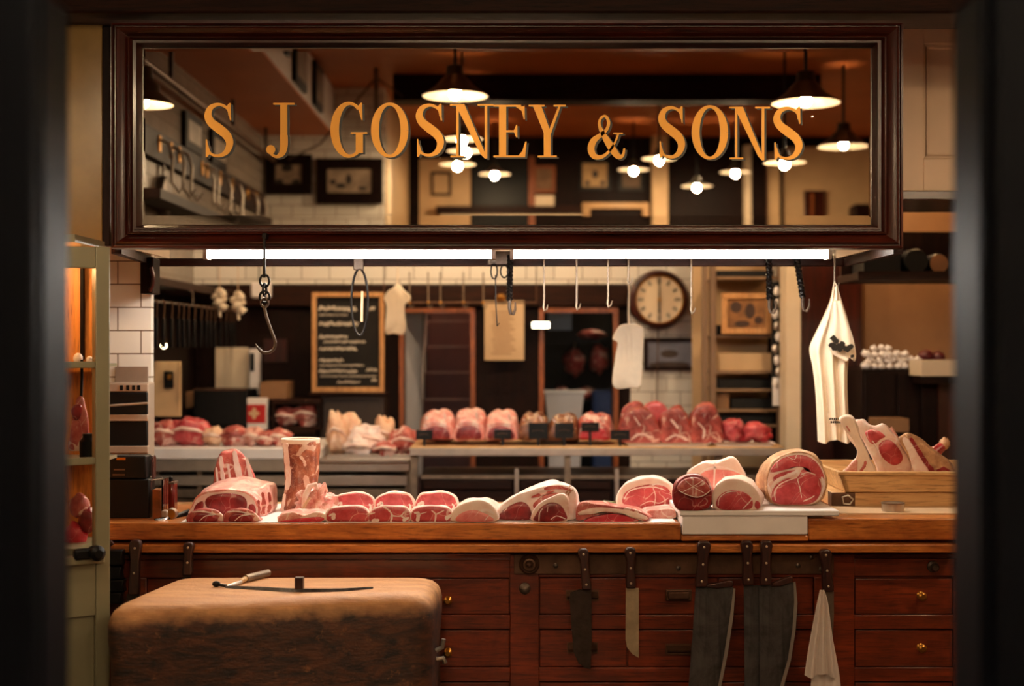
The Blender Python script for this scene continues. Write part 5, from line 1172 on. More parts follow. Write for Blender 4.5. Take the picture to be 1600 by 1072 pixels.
def hung_tag(name, lab, cat, outline, Y, mt, top, k=1):
    t = thing(name, lab, cat, (X(outline[0][0],Y), Y, Z(max(b for a,b in outline),Y)))
    p = resamp(outline, 60); part('cloth_body', MB().rings([ring3(p,Y,.97,-.006), ring3(p,Y,1,0), ring3(p,Y,1,.014), ring3(p,Y,.97,.02)]), M[mt], t, ang=60)
    part('string', MB().tube([V(*q,Y+.006) for q in top], .004, 8), M['linen'], t)
    part('fold', seams([([(a, b) for a, b in ((outline[0][0]+8*i+4, min(q[1] for q in outline)+14), (outline[0][0]+8*i+6, max(q[1] for q in outline)-12))], 2) for i in range(1,4)], Y, .0085), M[mt], t)
    return t
hung_tag('muslin_bag','white muslin bag tied at the neck, hanging right of the chalkboard','bag',[(602,520),(604,480),(600,466),(606,455),(614,450),(618,445),(626,445),(630,452),(641,462),(640,470),(632,478),(634,510),(630,523),(615,521)],6.9,'linen',[(621,446),(622,410),(622,-20)])
hung_tag('butcher_tag','cream cloth bag hanging by a string, left of the clock','bag',[(958,604),(961,560),(965,535),(957,530),(962,518),(970,508),(985,506),(1000,509),(1006,520),(1004,560),(1001,603),(985,606)],5.5,'linen',[(983,515),(982,490),(983,455),(982,440),(982,-160)])
# doorways: casings, staircase, curtain, view into the next room
def casing(lab, a, b, c):
    t = thing('door_casing', lab, 'door casing', (X((a+b)/2,YB), YB-.02, 0))
    for p_ in (a, b): part('jamb', MB().box(X(p_-4,YB), X(p_+4,YB), YB-.03, YB-.001, 0, Z(c,YB)), M['doorwood'], t, .003)
    part('head', MB().box(X(a-4,YB), X(b+4,YB), YB-.03, YB-.001, Z(c,YB)+.0005, Z(c-8,YB)), M['doorwood'], t, .003)
casing('orange brown casing round the staircase doorway', 628, 739, 489); casing('orange brown casing round the doorway into the next room', 846, 962, 489)
t = thing('staircase', 'dark maroon stairs rising behind the left rear doorway', 'stairs', (X(690,8.2), 8.3, 0))
mar = plain('maroon_stair_paint', s(66,24,22), .5, var=.15)
for i in range(11): part('step', MB().box(X(655,8.2), X(742,8.2), 7.78+i*.13, 7.78+(i+1)*.13+.02, 0, .16*(i+1)), mar, t, .006)
part('stringer', MB().add([(X(652,8.2),7.76,0),(X(652,8.2),9.2,0),(X(652,8.2),9.2,1.9),(X(652,8.2),7.76,.25),(X(656,8.2)-.002,7.76,0),(X(656,8.2)-.002,9.2,0),(X(656,8.2)-.002,9.2,1.9),(X(656,8.2)-.002,7.76,.25)], [(0,1,2,3),(7,6,5,4),(0,4,5,1),(1,5,6,2),(2,6,7,3),(3,7,4,0)]), mar, t)
t = thing('door_curtain', 'pale grey white door leaf standing ajar in the staircase doorway', 'door', (X(645,7.7), 7.75, 0))
part('leaf', MB().add([(X(634,7.7),7.70,.72),(X(659,7.9),7.98,.72),(X(659,7.9),7.98,1.70),(X(634,7.7),7.70,1.70),(X(634,7.7)-.02,7.71,.72),(X(659,7.9)-.02,7.99,.72),(X(659,7.9)-.02,7.99,1.70),(X(634,7.7)-.02,7.71,1.70)], [(0,1,2,3),(7,6,5,4),(0,4,5,1),(1,5,6,2),(2,6,7,3),(3,7,4,0)]), plain('grey_white_paint', s(230,226,228), .5, var=.05), t, .004)
part('lower_panel', MB().box(X(634,7.7)-.02, X(636,7.7), 7.705, 7.72, 0, .72), M['darkwood'], t)
t = thing('paper_notice', 'cream typed notice sheet hanging between the two rear doorways', 'notice', (X(788,7.5), 7.5, Z(563,7.5)))
part('sheet', MB().pbox(757, 819, 7.5, 7.506, 470, 563), M['oldpaper'], t)
ln = MB()
for i in range(13): ln.pbox(768+(i*5)%4, 806-(i*7)%11, 7.4985, 7.4998, 487+i*5.4, 488.4+i*5.4)
part('printed_lines', ln, M['tan'], t); part('clip', MB().lathe([(.025,0),(.03,.02),(.012,.035)], V(783,470,7.5), seg=14), M['brass'], t)
part('hanger', MB().box(X(784,7.5), X(790,7.5), 7.506, 7.548, Z(474,7.5), Z(468,7.5)), M['iron'], t)
YG = 8.3
t = thing('meat_rack', 'dim rack of hanging pink joints in the next room', 'rack', (X(905,YG), YG+.2, 0))
for z in (Z(530,YG), Z(625,YG)): part('shelf_board', MB().box(X(846,YG), X(975,YG), YG, YG+.4, z-.02, z), M['black'], t)
for p_ in (846, 972): part('post', MB().box(X(p_,YG), X(p_+4,YG), YG, YG+.4, 0, 2.0), M['black'], t)
zu, zlw = Z(530,YG), Z(625,YG)
for px, py, rx, rz, hung, lab in ((898,565,.06,.075,1,'pink joint hanging at the left of the dim rack'),(936,560,.055,.085,1,'pink joint hanging at the right of the dim rack'),(925,0,.08,.03,2,'flat joint on the upper shelf of the dim rack'),(878,0,.045,.04,0,'small joint low on the dim rack'),(914,0,.085,.035,0,'red joint lowest on the dim rack, above the white tub')):
    c = V(px,py,YG+.15)
    if hung == 2: c.z = zu+rz*.92
    elif not hung: c.z = zlw+rz*.92
    t = thing('cold_joint', lab, 'meat', tuple(c)); part('meat_body', MB().blob(c, (rx,.07,rz), .2, 7, seed=int(px)), M['ribs'], t, ang=70)
    if hung == 1: part('string', MB().tube([c+Vector((0,0,rz*.8)), Vector((c.x,c.y,zu-.019))], .003, 6), M['linen'], t)
t = thing('white_tub', 'white plastic tub standing in the right rear doorway', 'tub', (X(882,7.9), 7.95, 0))
part('tub_wall', MB().rings([[Vector((X(882,7.9)+sx*f, 7.95+sy*f*.8, z)) for sx, sy in ((-1,-1),(1,-1),(1,1),(-1,1))] for f, z in ((.09,0),(.085,.7),(.09,Z(660,7.9)),(.108,Z(611,7.9)),(.114,Z(611,7.9)),(.114,Z(615,7.9)))]), plain('tub_plastic', s(214,214,220), .45, var=.04), t, ang=20)
part('tub_rim', MB().box(X(882,7.9)-.118, X(882,7.9)+.118, 7.855, 8.045, Z(615,7.9), Z(611,7.9)+.002), plain('tub_rim_plastic', s(226,226,230), .45, var=.04), t, .003)
solo('blue_crate', MB().box(X(926,8.05), X(968,8.05), 8.05, 8.25, 0, Z(610,8.05)), plain('blue_cloth', s(40,62,110), .7, var=.2), 'blue apron-covered bin right of the white tub', 'bin', bevel=.02)
t = thing('window_light', 'bright lamp glowing beside the next-room doorway', 'lamp', (X(845,7.45), 7.5, Z(516,7.45)))
part('tube', MB().lathe([(.014, X(832,7.45)), (.014, X(858,7.45))], (0,7.45,Z(508,7.45)), axis='x', seg=12), glow('door_lamp_glow', (1,.86,.62), 14), t); part('housing', MB().box(X(829,7.45), X(861,7.45), 7.465, 7.58, Z(512,7.45), Z(503,7.45)), M['black'], t)
solo('blue_blind', MB().box(X(856,8.28), X(893,8.28), 8.25, 8.27, Z(516,8.28), Z(470,8.28)), plain('blue_grey_blind', s(120,136,160), .5, var=.05), 'blue grey blind panel high in the next room, beyond the right doorway', 'blind')
# clock and pictures
YK = 7.45
t = thing('wall_clock', 'round wall clock in dark wood case showing six o clock', 'clock', (X(1030,YK), YK, Z(514,YK)))
ck = V(1030,468,YK); pxm = YK/FPX
part('case', MB().lathe([(30*pxm,.1),(47*pxm,.09),(47*pxm,.01),(44*pxm,-.015),(40*pxm,-.02),(38*pxm,.0),(37*pxm,.012)], ck, axis='y', seg=48), M['mahog'], t)
part('dial', MB().lathe([(38*pxm,.012),(38*pxm,.006),(.001,.006)], ck, axis='y', seg=48), M['cream'], t)
tk = MB()
for i in range(12):
    a = PI/6*i
    for r0, r1, off in ((25,33,-1.6),(25,33,0),(25,33,1.6)) if i % 3 else ((24,34,-2),(24,34,0),(24,34,2)):
        d = Vector((math.sin(a),math.cos(a))); n_ = Vector((d.y,-d.x))*off
        tk.ribbon([((ck.x+(d.x*r0+n_.x)*pxm), ck.z+(d.y*r0+n_.y)*pxm), ((ck.x+(d.x*r1+n_.x)*pxm), ck.z+(d.y*r1+n_.y)*pxm)], [.9*pxm]*2, ck.y+.004, ck.y+.0055)
part('roman_numerals', tk, M['ink'], t)
part('hour_hand', MB().ribbon([(ck.x,ck.z+3*pxm),(ck.x,ck.z-22*pxm)], [1.5*pxm,3.2*pxm], ck.y+.001, ck.y+.003), M['ink'], t); part('minute_hand', MB().ribbon([(ck.x,ck.z-5*pxm),(ck.x,ck.z+32*pxm)], [2.4*pxm,1*pxm], ck.y-.002, ck.y+.0), M['ink'], t)
part('hub', MB().lathe([(2.6*pxm,.006),(2.6*pxm,-.004)], ck, axis='y', seg=14), M['brass'], t); part('bezel', MB().lathe([(38.5*pxm,.0),(37.5*pxm,-.012),(36*pxm,-.004)], ck, axis='y', seg=48, cap=False), M['brass'], t)
part('wall_mount', MB().box(ck.x-.05, ck.x+.05, YK+.1, 7.6, ck.z-.05, ck.z+.05), M['black'], t)
part('weight_cord', MB().tube([ck+Vector((0,.05,-.15)), V(1026,640,YK+.05)], .004, 6), M['strip'], t)
def picture(lab, a, b, c, d, Y, fw, fm_, pm, spots=(), dep=.03, name='framed_picture', mirror=False):
    t = thing(name, lab, 'picture', (X((a+b)/2,Y), Y, Z(d,Y)))
    for q in ((a,b,c,c+fw),(a,b,d-fw,d),(a,a+fw,c+fw,d-fw),(b-fw,b,c+fw,d-fw)): part('frame_rail', MB().pbox(q[0], q[1], Y, Y+dep, q[2], q[3]), M[fm_], t, .003)
    part('image', MB().pbox(a+fw, b-fw, Y+.012, Y+dep-.002, c+fw, d-fw), pm, t)
    for k, (sx, sy, rx, ry, mt) in enumerate(spots): part('image_patch', MB().pprism([(sx+rx*math.cos(q*PI/6), sy+ry*math.sin(q*PI/6)) for q in range(12)], Y+.009-.0005*k, Y+.0125), mt, t)
    return t
sky_ = plain('painted_sky', s(126,126,140), .5, var=.25, scale=9); land = plain('painted_land', s(70,52,40), .5, var=.3)
picture('landscape picture in a dark frame under the wall clock', 1006, 1089, 528, 579, 7.57, 6, 'darkwoodx', sky_, [(1046,570,34,5,land),(1046,553,14,6,land)])
# right: cream shelf unit with picture and glass strips
YU = 6.95
t = thing('shelf_unit', 'tall cream-backed shelf unit right of the tiled wall', 'shelf unit', (X(1160,YU), 7.2, 0))
for a, b in ((1098,1106),(1110,1119),(1216,1222)): part('post', MB().box(X(a,YU), X(b,YU), YU, YU+.05, 0, 2.3), plain('taupe_paint', s(128,100,76), .5, var=.06), t, .003)
part('back_panel', MB().box(X(1098,YU), X(1222,YU), 7.35, 7.37, 0, 2.3), M['creamd'], t)
for y in (432,524,560 if False else 580,608,640,664): part('shelf_board', MB().box(X(1119,YU)+.001, X(1216,YU)-.001, YU+.02, 7.349, Z(y+4,YU), Z(y,YU)), plain('shelf_paint', s(150,118,86), .5, var=.06), t, .002)
def oshelf(a, b, by, h, lab, mt, nm='dark_box', cat='box'):
    zb_ = Z(by,YU)+.0006; solo(nm, MB().box(X(a,YU), X(b,YU), YU+.05, YU+.25, zb_, zb_+h*YU/FPX), M[mt], lab, cat, bevel=.004)
oshelf(1124,1212,580,28,'long cream box in the middle of the shelf unit, below the framed print','creamd','cream_box'); oshelf(1124,1212,608,16,'long black box under the cream box in the shelf unit','black'); oshelf(1145,1212,640,16,'black box on the fourth board of the shelf unit','black'); oshelf(1122,1142,640,24,'small beige carton left of the black box on the fourth board','tan','carton'); oshelf(1124,1212,664,14,'black tray low in the shelf unit','black')
oshelf(1122,1212,432,10,'black trays at the top of the shelf unit','black')
oshelf(1122,1214,524,16,'black strip box directly under the framed print','black')
gold_ = plain('sepia_print', s(150,100,52), .5, var=.5, scale=14); sep = plain('sepia_dark', s(60,34,18), .5, var=.3)
picture('sepia print in a wide cream frame on the shelf unit', 1128, 1206, 458, 522, YU-.035, 9, 'pine', gold_, [(1150,480,9,9,sep),(1172,486,8,12,sep),(1185,500,7,6,sep),(1160,506,12,5,sep)])
for i, (a, lab) in enumerate(((1206,'tall glittering glass strip hanging left of the cream post'),)):
    t = thing('glass_strip', lab, 'ornament', (X(a+12,6.8), 6.8, Z(636,6.8)))
    part('backing', MB().pbox(a, a+26, 6.8, 6.82, 440, 636), M['black'], t)
    for k in range(9): part('bead', MB().blob(V(a+8+3*math.sin(k*2.1), 455+k*18, 6.785), (.016,.012,.022), .15, 8, 12, 8, k), M['steel' if k % 2 else 'white'], t)
    part('white_foot', MB().pbox(a+2, a+15, 6.785, 6.8, 590, 634), M['white'], t)
# dark cupboards, garlic and shelf in the right niche
YR2 = 6.2
t = thing('niche_cupboard', 'dark cupboard in the right niche carrying the garlic', 'cupboard', (X(1420,YR2), 6.4, 0))
zn = Z(577,YR2)
part('carcass', MB().box(X(1346,YR2), X(1560,YR2), YR2, 6.8, 0, zn), M['darkwood'], t, .004)
for a, b in ((1350,1398),(1402,1435),(1439,1490)): part('door', MB().box(X(a,YR2), X(b,YR2), YR2-.014, YR2-.001, .3, Z(584,YR2)), M['darkwood'], t, .003)
part('side_post', MB().box(X(1466,YR2-.03), X(1560,YR2-.03), YR2-.035, YR2-.016, 0, Z(592,YR2)), M['mahogz'], t)
g0 = None; rnd = random.Random(3)
spots = []
for lay, (nx, ny) in enumerate(((7,3),(7,3),(6,2),(3,1))):
    for i in range(nx):
        for dpt in range(ny): spots.append((1354+i*12.2+6*(lay % 2)+(5 if lay == 3 else 0)+rnd.uniform(-1,1), YR2+.03+.037*dpt+.018*(lay % 2)+.012*lay, zn+.0005+lay*.0275+(rnd.uniform(-.003,.004) if lay else 0)))
for px, yg, zg in spots:
    p = Vector((X(px,yg), yg, zg))
    if g0 is None:
        g0 = thing('garlic_bulb', 'white garlic bulb in the heap on the dark niche cupboard', 'garlic', tuple(p), 'white garlic bulbs heaped on the niche cupboard')
        gm = MB(); rs = []
        for r_, h in ((.005,0),(.017,.002),(.024,.012),(.021,.024),(.010,.031),(.004,.037),(.003,.041)):
            rs.append([p+Vector((r_*(1+.10*math.cos(5*2*PI*k/20))*math.cos(2*PI*k/20), r_*(1+.10*math.cos(5*2*PI*k/20))*math.sin(2*PI*k/20), h)) for k in range(20)])
        part('bulb_body', gm.rings(rs), M['paper'], g0, ang=70); part('root', MB().lathe([(.004,-.0002),(.005,.001),(.002,.0025)], p, seg=10), M['tan'], g0)
    else:
        q = dup(g0, p-g0.location); k = rnd.uniform(.66,.76); q.scale = (k,k,k); q.rotation_euler = (rnd.uniform(-.9,.9) if zg > zn+.01 else 0, rnd.uniform(-.9,.9) if zg > zn+.01 else 0, rnd.uniform(0,6))
dbox('beige_tray', 'pale beige tray on the niche cupboard right of the garlic', 'tray', 1439, 1530, 563, 588, 6.0, .18, 'cream')
solo('tray_bracket', MB().box(X(1441,6.02), X(1530,6.02), 6.02, YR2-.036, Z(600,6.0), Z(588.5,6.0)), M['darkwood'], 'dark ledge under the beige tray', 'ledge')
ONION = plain('onion_skin', s(84,20,24), .4, var=.3, scale=30)
for i, (px, r, lab) in enumerate(((1447,.035,'dark red onion left of its neighbour behind the beige tray'),(1466,.032,'dark red onion right of its neighbour behind the beige tray'))):
    solo('red_onion', MB().blob((X(px,6.35), 6.35, zn+r*1.55), (r,r,r*.85), .08, 6, seed=i), ONION, lab, 'onion', ang=70)
solo('onion_crate', MB().box(X(1440,6.35), X(1490,6.35), 6.3, 6.42, zn, zn+.022), M['darkwoodx'], 'low dark crate under the red onions', 'crate')
dbox('tan_carton', 'tan carton on the dark ledge low in the right niche behind the bone-in steaks', 'carton', 1371, 1421, 654, 676, 6.0, .15, 'tan')
solo('carton_ledge', MB().box(X(1360,6.0), X(1432,6.0), 5.98, YR2-.016, 0, Z(676.5,6.0)), M['darkwood'], 'dark plinth under the tan carton', 'plinth')
YQ = 5.7
t = thing('niche_shelf', 'dark shelf box hanging in the right niche above the tan wall', 'shelf', (X(1430,YQ), YQ+.3, Z(438,YQ)))
part('shelf_board', MB().box(X(1340,YQ), 2.619, YQ, YQ+.36, Z(438,YQ), Z(426,YQ)), M['darkwoodx'], t, .003); part('back_panel', MB().box(X(1345,YQ), 2.619, YQ+.34, YQ+.36, Z(425.5,YQ), Z(352,YQ)), M['darkwood'], t)
part('front_bar', MB().box(X(1340,YQ), X(1640,YQ), YQ-.012, YQ, Z(438,YQ), Z(424,YQ)), M['darkwoodx'], t)
zq2 = Z(426,YQ)+.0008
for px, r, mt, lab in ((1467,.040,'tan','round pale log end on the dark niche shelf'),(1432,.05,'black','black round tin left of the pale log end on the niche shelf')):
    t = thing('round_tin', lab, 'tin', (X(px,YQ+.1), YQ+.1, zq2)); part('tin_body', MB().lathe([(r*.95,.0),(r,.01),(r,.18)], (X(px,YQ+.08), YQ+.08, zq2+r), axis='y', seg=24), M['black'], t); part('tin_face', MB().lathe([(r*.93,-.002),(r*.9,.004)], (X(px,YQ+.08), YQ+.08, zq2+r), axis='y', seg=24), M[mt], t)
dbox('shelf_crate', 'black crate at the left of the dark niche shelf', 'crate', 1350, 1408, 390, 425, YQ+.1, .2, 'black')
t = thing('niche_bulb', 'warm bulb above the dark niche shelf behind the cream panelling', 'lamp', (1.85, 6.45, 2.16))
part('bulb', MB().blob((1.85,6.45,2.16), (.022,.022,.026), 0), glow('niche_bulb_glow', (1,.58,.24), 210), t); part('cord', MB().tube([(1.85,6.45,2.18),(1.85,6.45,3.2)], .004, 6), M['black'], t)

# ------------------------------------------------------------------ hooks and cloths on the rail under the sign
YH = YR-.008; zt_r = zr1
def s_hook(px, b, lab, mt='dullsteel', r=.0032, w_=6):
    t = thing('s_hook', lab, 'hook', (X(px,YH), YH, Z(b,YH)), 'steel hooks on the rail under the sign')
    top = [Vector((X(px,YH), YR+.03, zt_r-.004)), Vector((X(px,YH), YR+.028, zt_r+.006)), Vector((X(px,YH), YR+.012, zt_r+.012)), Vector((X(px,YH), YR-.006, zt_r+.006)), Vector((X(px,YH), YR-.008, zt_r-.004))]
    part('shank', MB().tube(top+[V(px,425,YH), V(px,b-14,YH)], r, 8), M[mt], t)
    part('barb', MB().tube([V(px,b-14,YH), V(px-1,b-5,YH), V(px+1,b,YH)+Vector((0,-.004,0)), V(px+w_*.7,b-3,YH)+Vector((0,-.008,0)), V(px+w_,b-10,YH)+Vector((0,-.01,0))], [r,r,r,r*.9,r*.4], 8), M[mt], t)
    return t
for px, b, lab in ((850,486,'plain steel hook left of the next-room doorway'),(901,484,'steel hook with brass tip hanging before the next-room doorway'),(950,480,'plain steel hook above the right jamb of the next-room doorway'),(1080,490,'steel hook with upturned barb right of the wall clock'),(982,444,'short steel hook that carries the string of the cream cloth bag'),(1304,452,'short steel hook that carries the printed towel')): s_hook(px, b, lab)
def twisted(x0, y0, x1, y1, lab, Y=YH):
    t = thing('twisted_hook', lab, 'hook', (X(x1,Y), Y, Z(y1,Y)))
    a, b = V(x0,y0,Y), V(x1,y1-22,Y); n_ = 40; mb = MB()
    for ph in (0, PI): mb.tube([a.lerp(b,i/n_)+Vector((math.cos(i*.9+ph)*.0055, math.sin(i*.9+ph)*.0055, 0)) for i in range(n_+1)], .0062, 6)
    part('twisted_shank', mb, M['blackiron'], t)
    part('eye', MB().tube([a+Vector((0,0,-.002)), a+Vector((.004,.012,.012)), a+Vector((0,.022,.016)), a+Vector((0,.036,.004))], .004, 8), M['iron'], t)
    part('barb', MB().tube([b+Vector((0,0,.004)), V(x1,y1-10,Y), V(x1+2,y1-2,Y), V(x1+6,y1-1,Y)+Vector((0,-.01,0)), V(x1+9,y1-8,Y)+Vector((0,-.016,0)), V(x1+9,y1-20,Y)+Vector((0,-.018,0))], [.006,.006,.0055,.005,.004,.002], 8), M['iron'], t)
    return t
twisted(1201, 402, 1202, 490, 'black twisted iron hook hanging in front of the sepia print'); twisted(1243, 392, 1254, 487, 'black twisted iron hook tilted over the cream post'); twisted(797, 400, 796, 492, 'black twisted iron hook over the paper notice, under the bracket')
t = thing('hook_bracket', 'dark iron bracket with rings on the rail, above the paper notice', 'bracket', (X(780,YR-.012), YR-.012, Z(416,YR)))
part('plate', MB().pbox(762, 800, YR-.010, YR-.001, 392, 414), M['iron'], t, .003)
part('ring', MB().tube([V(758+6*math.cos(q*PI/6), 396+9*math.sin(q*PI/6), YR-.014) for q in range(12)], .003, 6, True), M['blackiron'], t); part('ring', MB().tube([V(772+5*math.cos(q*PI/6), 424+12*math.sin(q*PI/6), YR-.014) for q in range(12)], .003, 6, True), M['blackiron'], t); part('ring', MB().tube([V(788+6*math.cos(q*PI/6), 424+10*math.sin(q*PI/6), YR-.016) for q in range(12)], .003, 6, True), M['blackiron'], t)
part('thin_hook', MB().tube([V(774,430,YR-.014), V(775,480,YR-.014), V(777,510,YR-.014), V(780,505,YR-.02)], .0022, 6), M['blackiron'], t)
t = thing('gambrel', 'dark oval hanging iron with pale rod in front of the chalkboard', 'hanger', (X(562,YH), YH, Z(524,YH)))
part('oval_loop', MB().tube([V(562+13*math.cos(q*PI/12), 472+52*math.sin(q*PI/12), YH) for q in range(24)], .004, 8, True), M['blackiron'], t)
part('pale_rod', MB().tube([V(566,455,YH-.002), V(565,503,YH-.002)], .004, 8), M['oldpaper'], t); part('top_clamp', MB().pbox(552, 568, YR-.012, YR-.001, 400, 422), M['iron'], t, .003); part('hook_eye', MB().tube([V(560,403,YR-.005), V(558,398,YR+.012), V(560,403,YR+.03)], .004, 6), M['steel'], t)
# great chain hook at the front of the sign
YX = 3.955
t = thing('chain_hook', 'large iron hook on a short chain hanging in front of the sign frame', 'hook', (X(413,YX), YX, Z(554,YX)))
part('rod', MB().tube([V(413,366,YX-.004), V(413,434,YX)], .0042, 10), M['blackiron'], t); part('staple', MB().box(X(410,YX), X(417,YX), YX-.008, YS+.03, Z(373,YX), Z(364,YX)), M['blackiron'], t, .002)
def link(cy, rx, ry, turn): return MB().tube([Vector((X(413.5,YX)+rx*YX/FPX*math.cos(q*PI/9)*(0.25 if turn else 1), YX+rx*YX/FPX*math.cos(q*PI/9)*(1 if turn else .2), Z(cy,YX)+ry*YX/FPX*math.sin(q*PI/9))) for q in range(18)], .0034, 8, True)
part('chain_link', link(439,7,9.5,False), M['blackiron'], t); part('chain_link', link(453,6,9.5,True), M['blackiron'], t); part('chain_link', link(464,7.5,9,False), M['blackiron'], t)
part('hook_eye', MB().tube([V(413.5+5.5*math.cos(q*PI/8), 473+7*math.sin(q*PI/8), YX+.003*math.cos(q)) for q in range(16)], .0036, 8, True), M['iron'], t)
hp = crom([(413,480),(417,497),(424,517),(430,534),(428,545),(420,551),(411,551),(404,545),(399,537)], 5); nn = len(hp)
part('hook_body', MB().tube([V(a,b,YX) for a, b in hp], [.0042 if i < nn*.8 else .0042*(1-(i-nn*.8)/(nn*.2)*.8) for i in range(nn)], 10), M['iron'], t)
# thin rail and hooks further back
t = thing('far_rail', 'thin rail above the staircase doorway with small hooks', 'rail', (X(700,7.0), 7.0, Z(474,7.0)))
part('bar', MB().tube([V(600,473,7.0), V(838,473,7.0)], .004, 6), M['strip'], t)
for a in (600, 838): part('hanger_rod', MB().tube([V(a,473,7.0), Vector((X(a,7.0),7.0,3.2))], .003, 6), M['strip'], t)
far0 = None
for i, px in enumerate((640, 669, 688, 724, 755)):
    Yf = 6.99
    if far0 is None:
        far0 = thing('thin_hook', 'thin pale hook on the far rail above the staircase doorway', 'hook', (X(px,Yf), Yf, Z(478,Yf)), 'thin hooks on the far rail')
        part('shank', MB().tube([V(px,425,Yf), V(px,478,Yf), V(px+4,482,Yf), V(px+6,476,Yf)], .004, 6), M['dullsteel'], far0); part('clip', MB().blob(V(px,473,6.99), (.008,.008,.008), 0, seg=10, rg=6), M['brass'], far0)
    else: dup(far0, (X(px,Yf)-X(640,Yf), 0, 0))
# printed towel
t = thing('printed_towel', 'white printed tea towel hanging from a hook at the right end of the rail', 'towel', (X(1304,4.75), 4.75, Z(695,4.75)))
YW = YH-.012
part('cloth_body', cloth('t','',0,0,[(448,1301,1309),(470,1296,1316),(500,1284,1326),(535,1268,1332),(550,1266,1330),(575,1271,1326),(620,1276,1326),(690,1279,1330)], YW, 3, .016), M['linen'], t, ang=70)
part('folded_flap', cloth('t','',0,0,[(470,1300,1314),(505,1296,1326),(530,1292,1334),(552,1300,1338),(562,1318,1337)], YW-.026, 2, .006), M['linen'], t, ang=70)
pr_ = MB()
for i in range(16):
    q = random.Random(i); cx, cy = 1300+i*2.1, 534+i*1.0+q.uniform(-8,8); r = q.uniform(3,6); pr_.pprism([(cx+r*math.cos(k*PI/4)*q.uniform(.6,1.2), cy+r*math.sin(k*PI/4)*q.uniform(.6,1.2)) for k in range(8)], YW-.0415-.0002*i, YW-.040)
part('animal_print', pr_, M['ink'], t, label='black printed picture on the fold')
pt = MB()
for r_, (a, b) in enumerate(((1296,1325),(1298,1318))):
    x_ = a
    while x_ < b: pt.pbox(x_, x_+2.2, YW-.0215, YW-.020, 653+r_*5, 656.5+r_*5); x_ += 3.3
part('printed_text', pt, M['ink'], t, label='small line of black printed letters'); part('hanging_loop', MB().tube([V(1302,449,YW+.004), V(1304,440,YW+.008), V(1308,449,YW+.004)], .003, 6), M['linen'], t)
# ------------------------------------------------------------------ customer side of the shop, seen in the mirror
def mdep(px, x): return x*FPX/(px-800)                 # apparent depth at which side-wall x shows at column px
t = thing('hook_board', 'dark board with bright hooks along the left wall, reflected below the gilded S', 'hook board', (-1.68, .1, 2.36))
part('board', MB().box(-1.7, -1.6655, -1.55, 1.75, 2.32, 2.46), M['darkwoodx'], t, .004)
part('lower_shelf', MB().box(-1.7, -1.56, -1.2, 1.75, 2.10, 2.15), M['darkwoodx'], t, .004)
h0 = None
for i, y in enumerate((1.35, 1.12, .95, .42, .30, -.05, -.4, -.9, -1.2)):
    if h0 is None:
        h0 = thing('coat_hook', 'bright curved hook on the reflected dark hook board', 'hook', (-1.665, y, 2.38), 'hooks on the reflected hook board')
        part('hook_body', MB().tube([(-1.664,y,2.42),(-1.62,y,2.40),(-1.60,y,2.34),(-1.605,y,2.22),(-1.57,y,2.17),(-1.545,y,2.21)], [.008,.008,.008,.008,.007,.004], 8), M['steel'], h0); part('base_plate', MB().box(-1.665,-1.658,y-.02,y+.02,2.36,2.44), M['brass'], h0, .003)
    else: dup(h0, (0, y-1.35, 0))
dk = (('dark pan hanging under the reflected hooks, nearest one', 1.2, .10), ('dark pan hanging under the reflected hooks, furthest one', -.55, .09))
for lab, y, r in dk:
    t = thing('hanging_pan', lab, 'pan', (-1.63, y, 2.06)); part('pan_bowl', MB().lathe([(r,0),(r*.96,.03),(r*.8,.035)], (-1.69,y,2.17), axis='x', seg=22), M['iron'], t); part('handle', MB().box(-1.685,-1.675,y-.012,y+.012,2.25,2.36), M['iron'], t, .003)
t = thing('wall_pipe', 'pipe running under the reflected soffit along the left wall', 'pipe', (-1.62, .2, 2.7))
part('pipe_run', MB().tube([(-1.62,2.0,2.70),(-1.62,-1.6,2.70)], .018, 10), M['strip'], t)
for y in (1.3, -.2, -1.3): part('pipe_clip', MB().box(-1.63,-1.61,y-.012,y+.012,2.69,2.875), M['iron'], t)
def mpic(lab, a, b, c, d, dep, fw, pm, spots=(), y=None, fm_='darkwood'):
    """picture on a wall facing the mirror at apparent depth dep"""
    Yw = 2*YM-dep; x0, x1 = X(a,dep), X(b,dep); z0, z1 = Z(d,dep), Z(c,dep); f = fw*dep/FPX
    t = thing('framed_picture', lab, 'picture', ((x0+x1)/2, Yw-.02, z0))
    for q in ((x0,x1,z1-f,z1),(x0,x1,z0,z0+f),(x0,x0+f,z0+f,z1-f),(x1-f,x1,z0+f,z1-f)): part('frame_rail', MB().box(q[0], q[1], Yw-.03, Yw, q[2], q[3]), M[fm_], t, .003)
    part('image', MB().box(x0+f, x1-f, Yw-.03, Yw-.012, z0+f, z1-f), pm, t)
    for sx, sy, rx, ry, mt in spots: part('image_patch', MB().prism([(X(sx+rx*math.cos(k*PI/5),dep), Z(sy+ry*math.sin(k*PI/5),dep)) for k in range(10)], Yw-.013, Yw-.0105), mt, t)
    return t
pp = plain('grey_print', s(150,128,106), .5, var=.35, scale=12); pd = plain('print_dark', s(40,32,26), .5, var=.3)
D1 = 2*YM+1.60
mpic('dark framed print reflected under the gilded J', 414, 487, 241, 303, D1, 16, pp, [(448,262,9,6,pd),(436,285,7,6,pd),(462,285,7,6,pd)])
mpic('larger dark framed print reflected under the gilded G', 494, 598, 247, 318, D1, 17, pp, [(532,290,8,4,pd),(520,284,5,4,pd),(566,294,7,3,pd),(545,280,4,8,pd)])
mpic('dark framed print reflected low at the left, near the hooks', 276, 300, 306, 346, 9.5, 4, pd)
D2 = DF+.02-.05
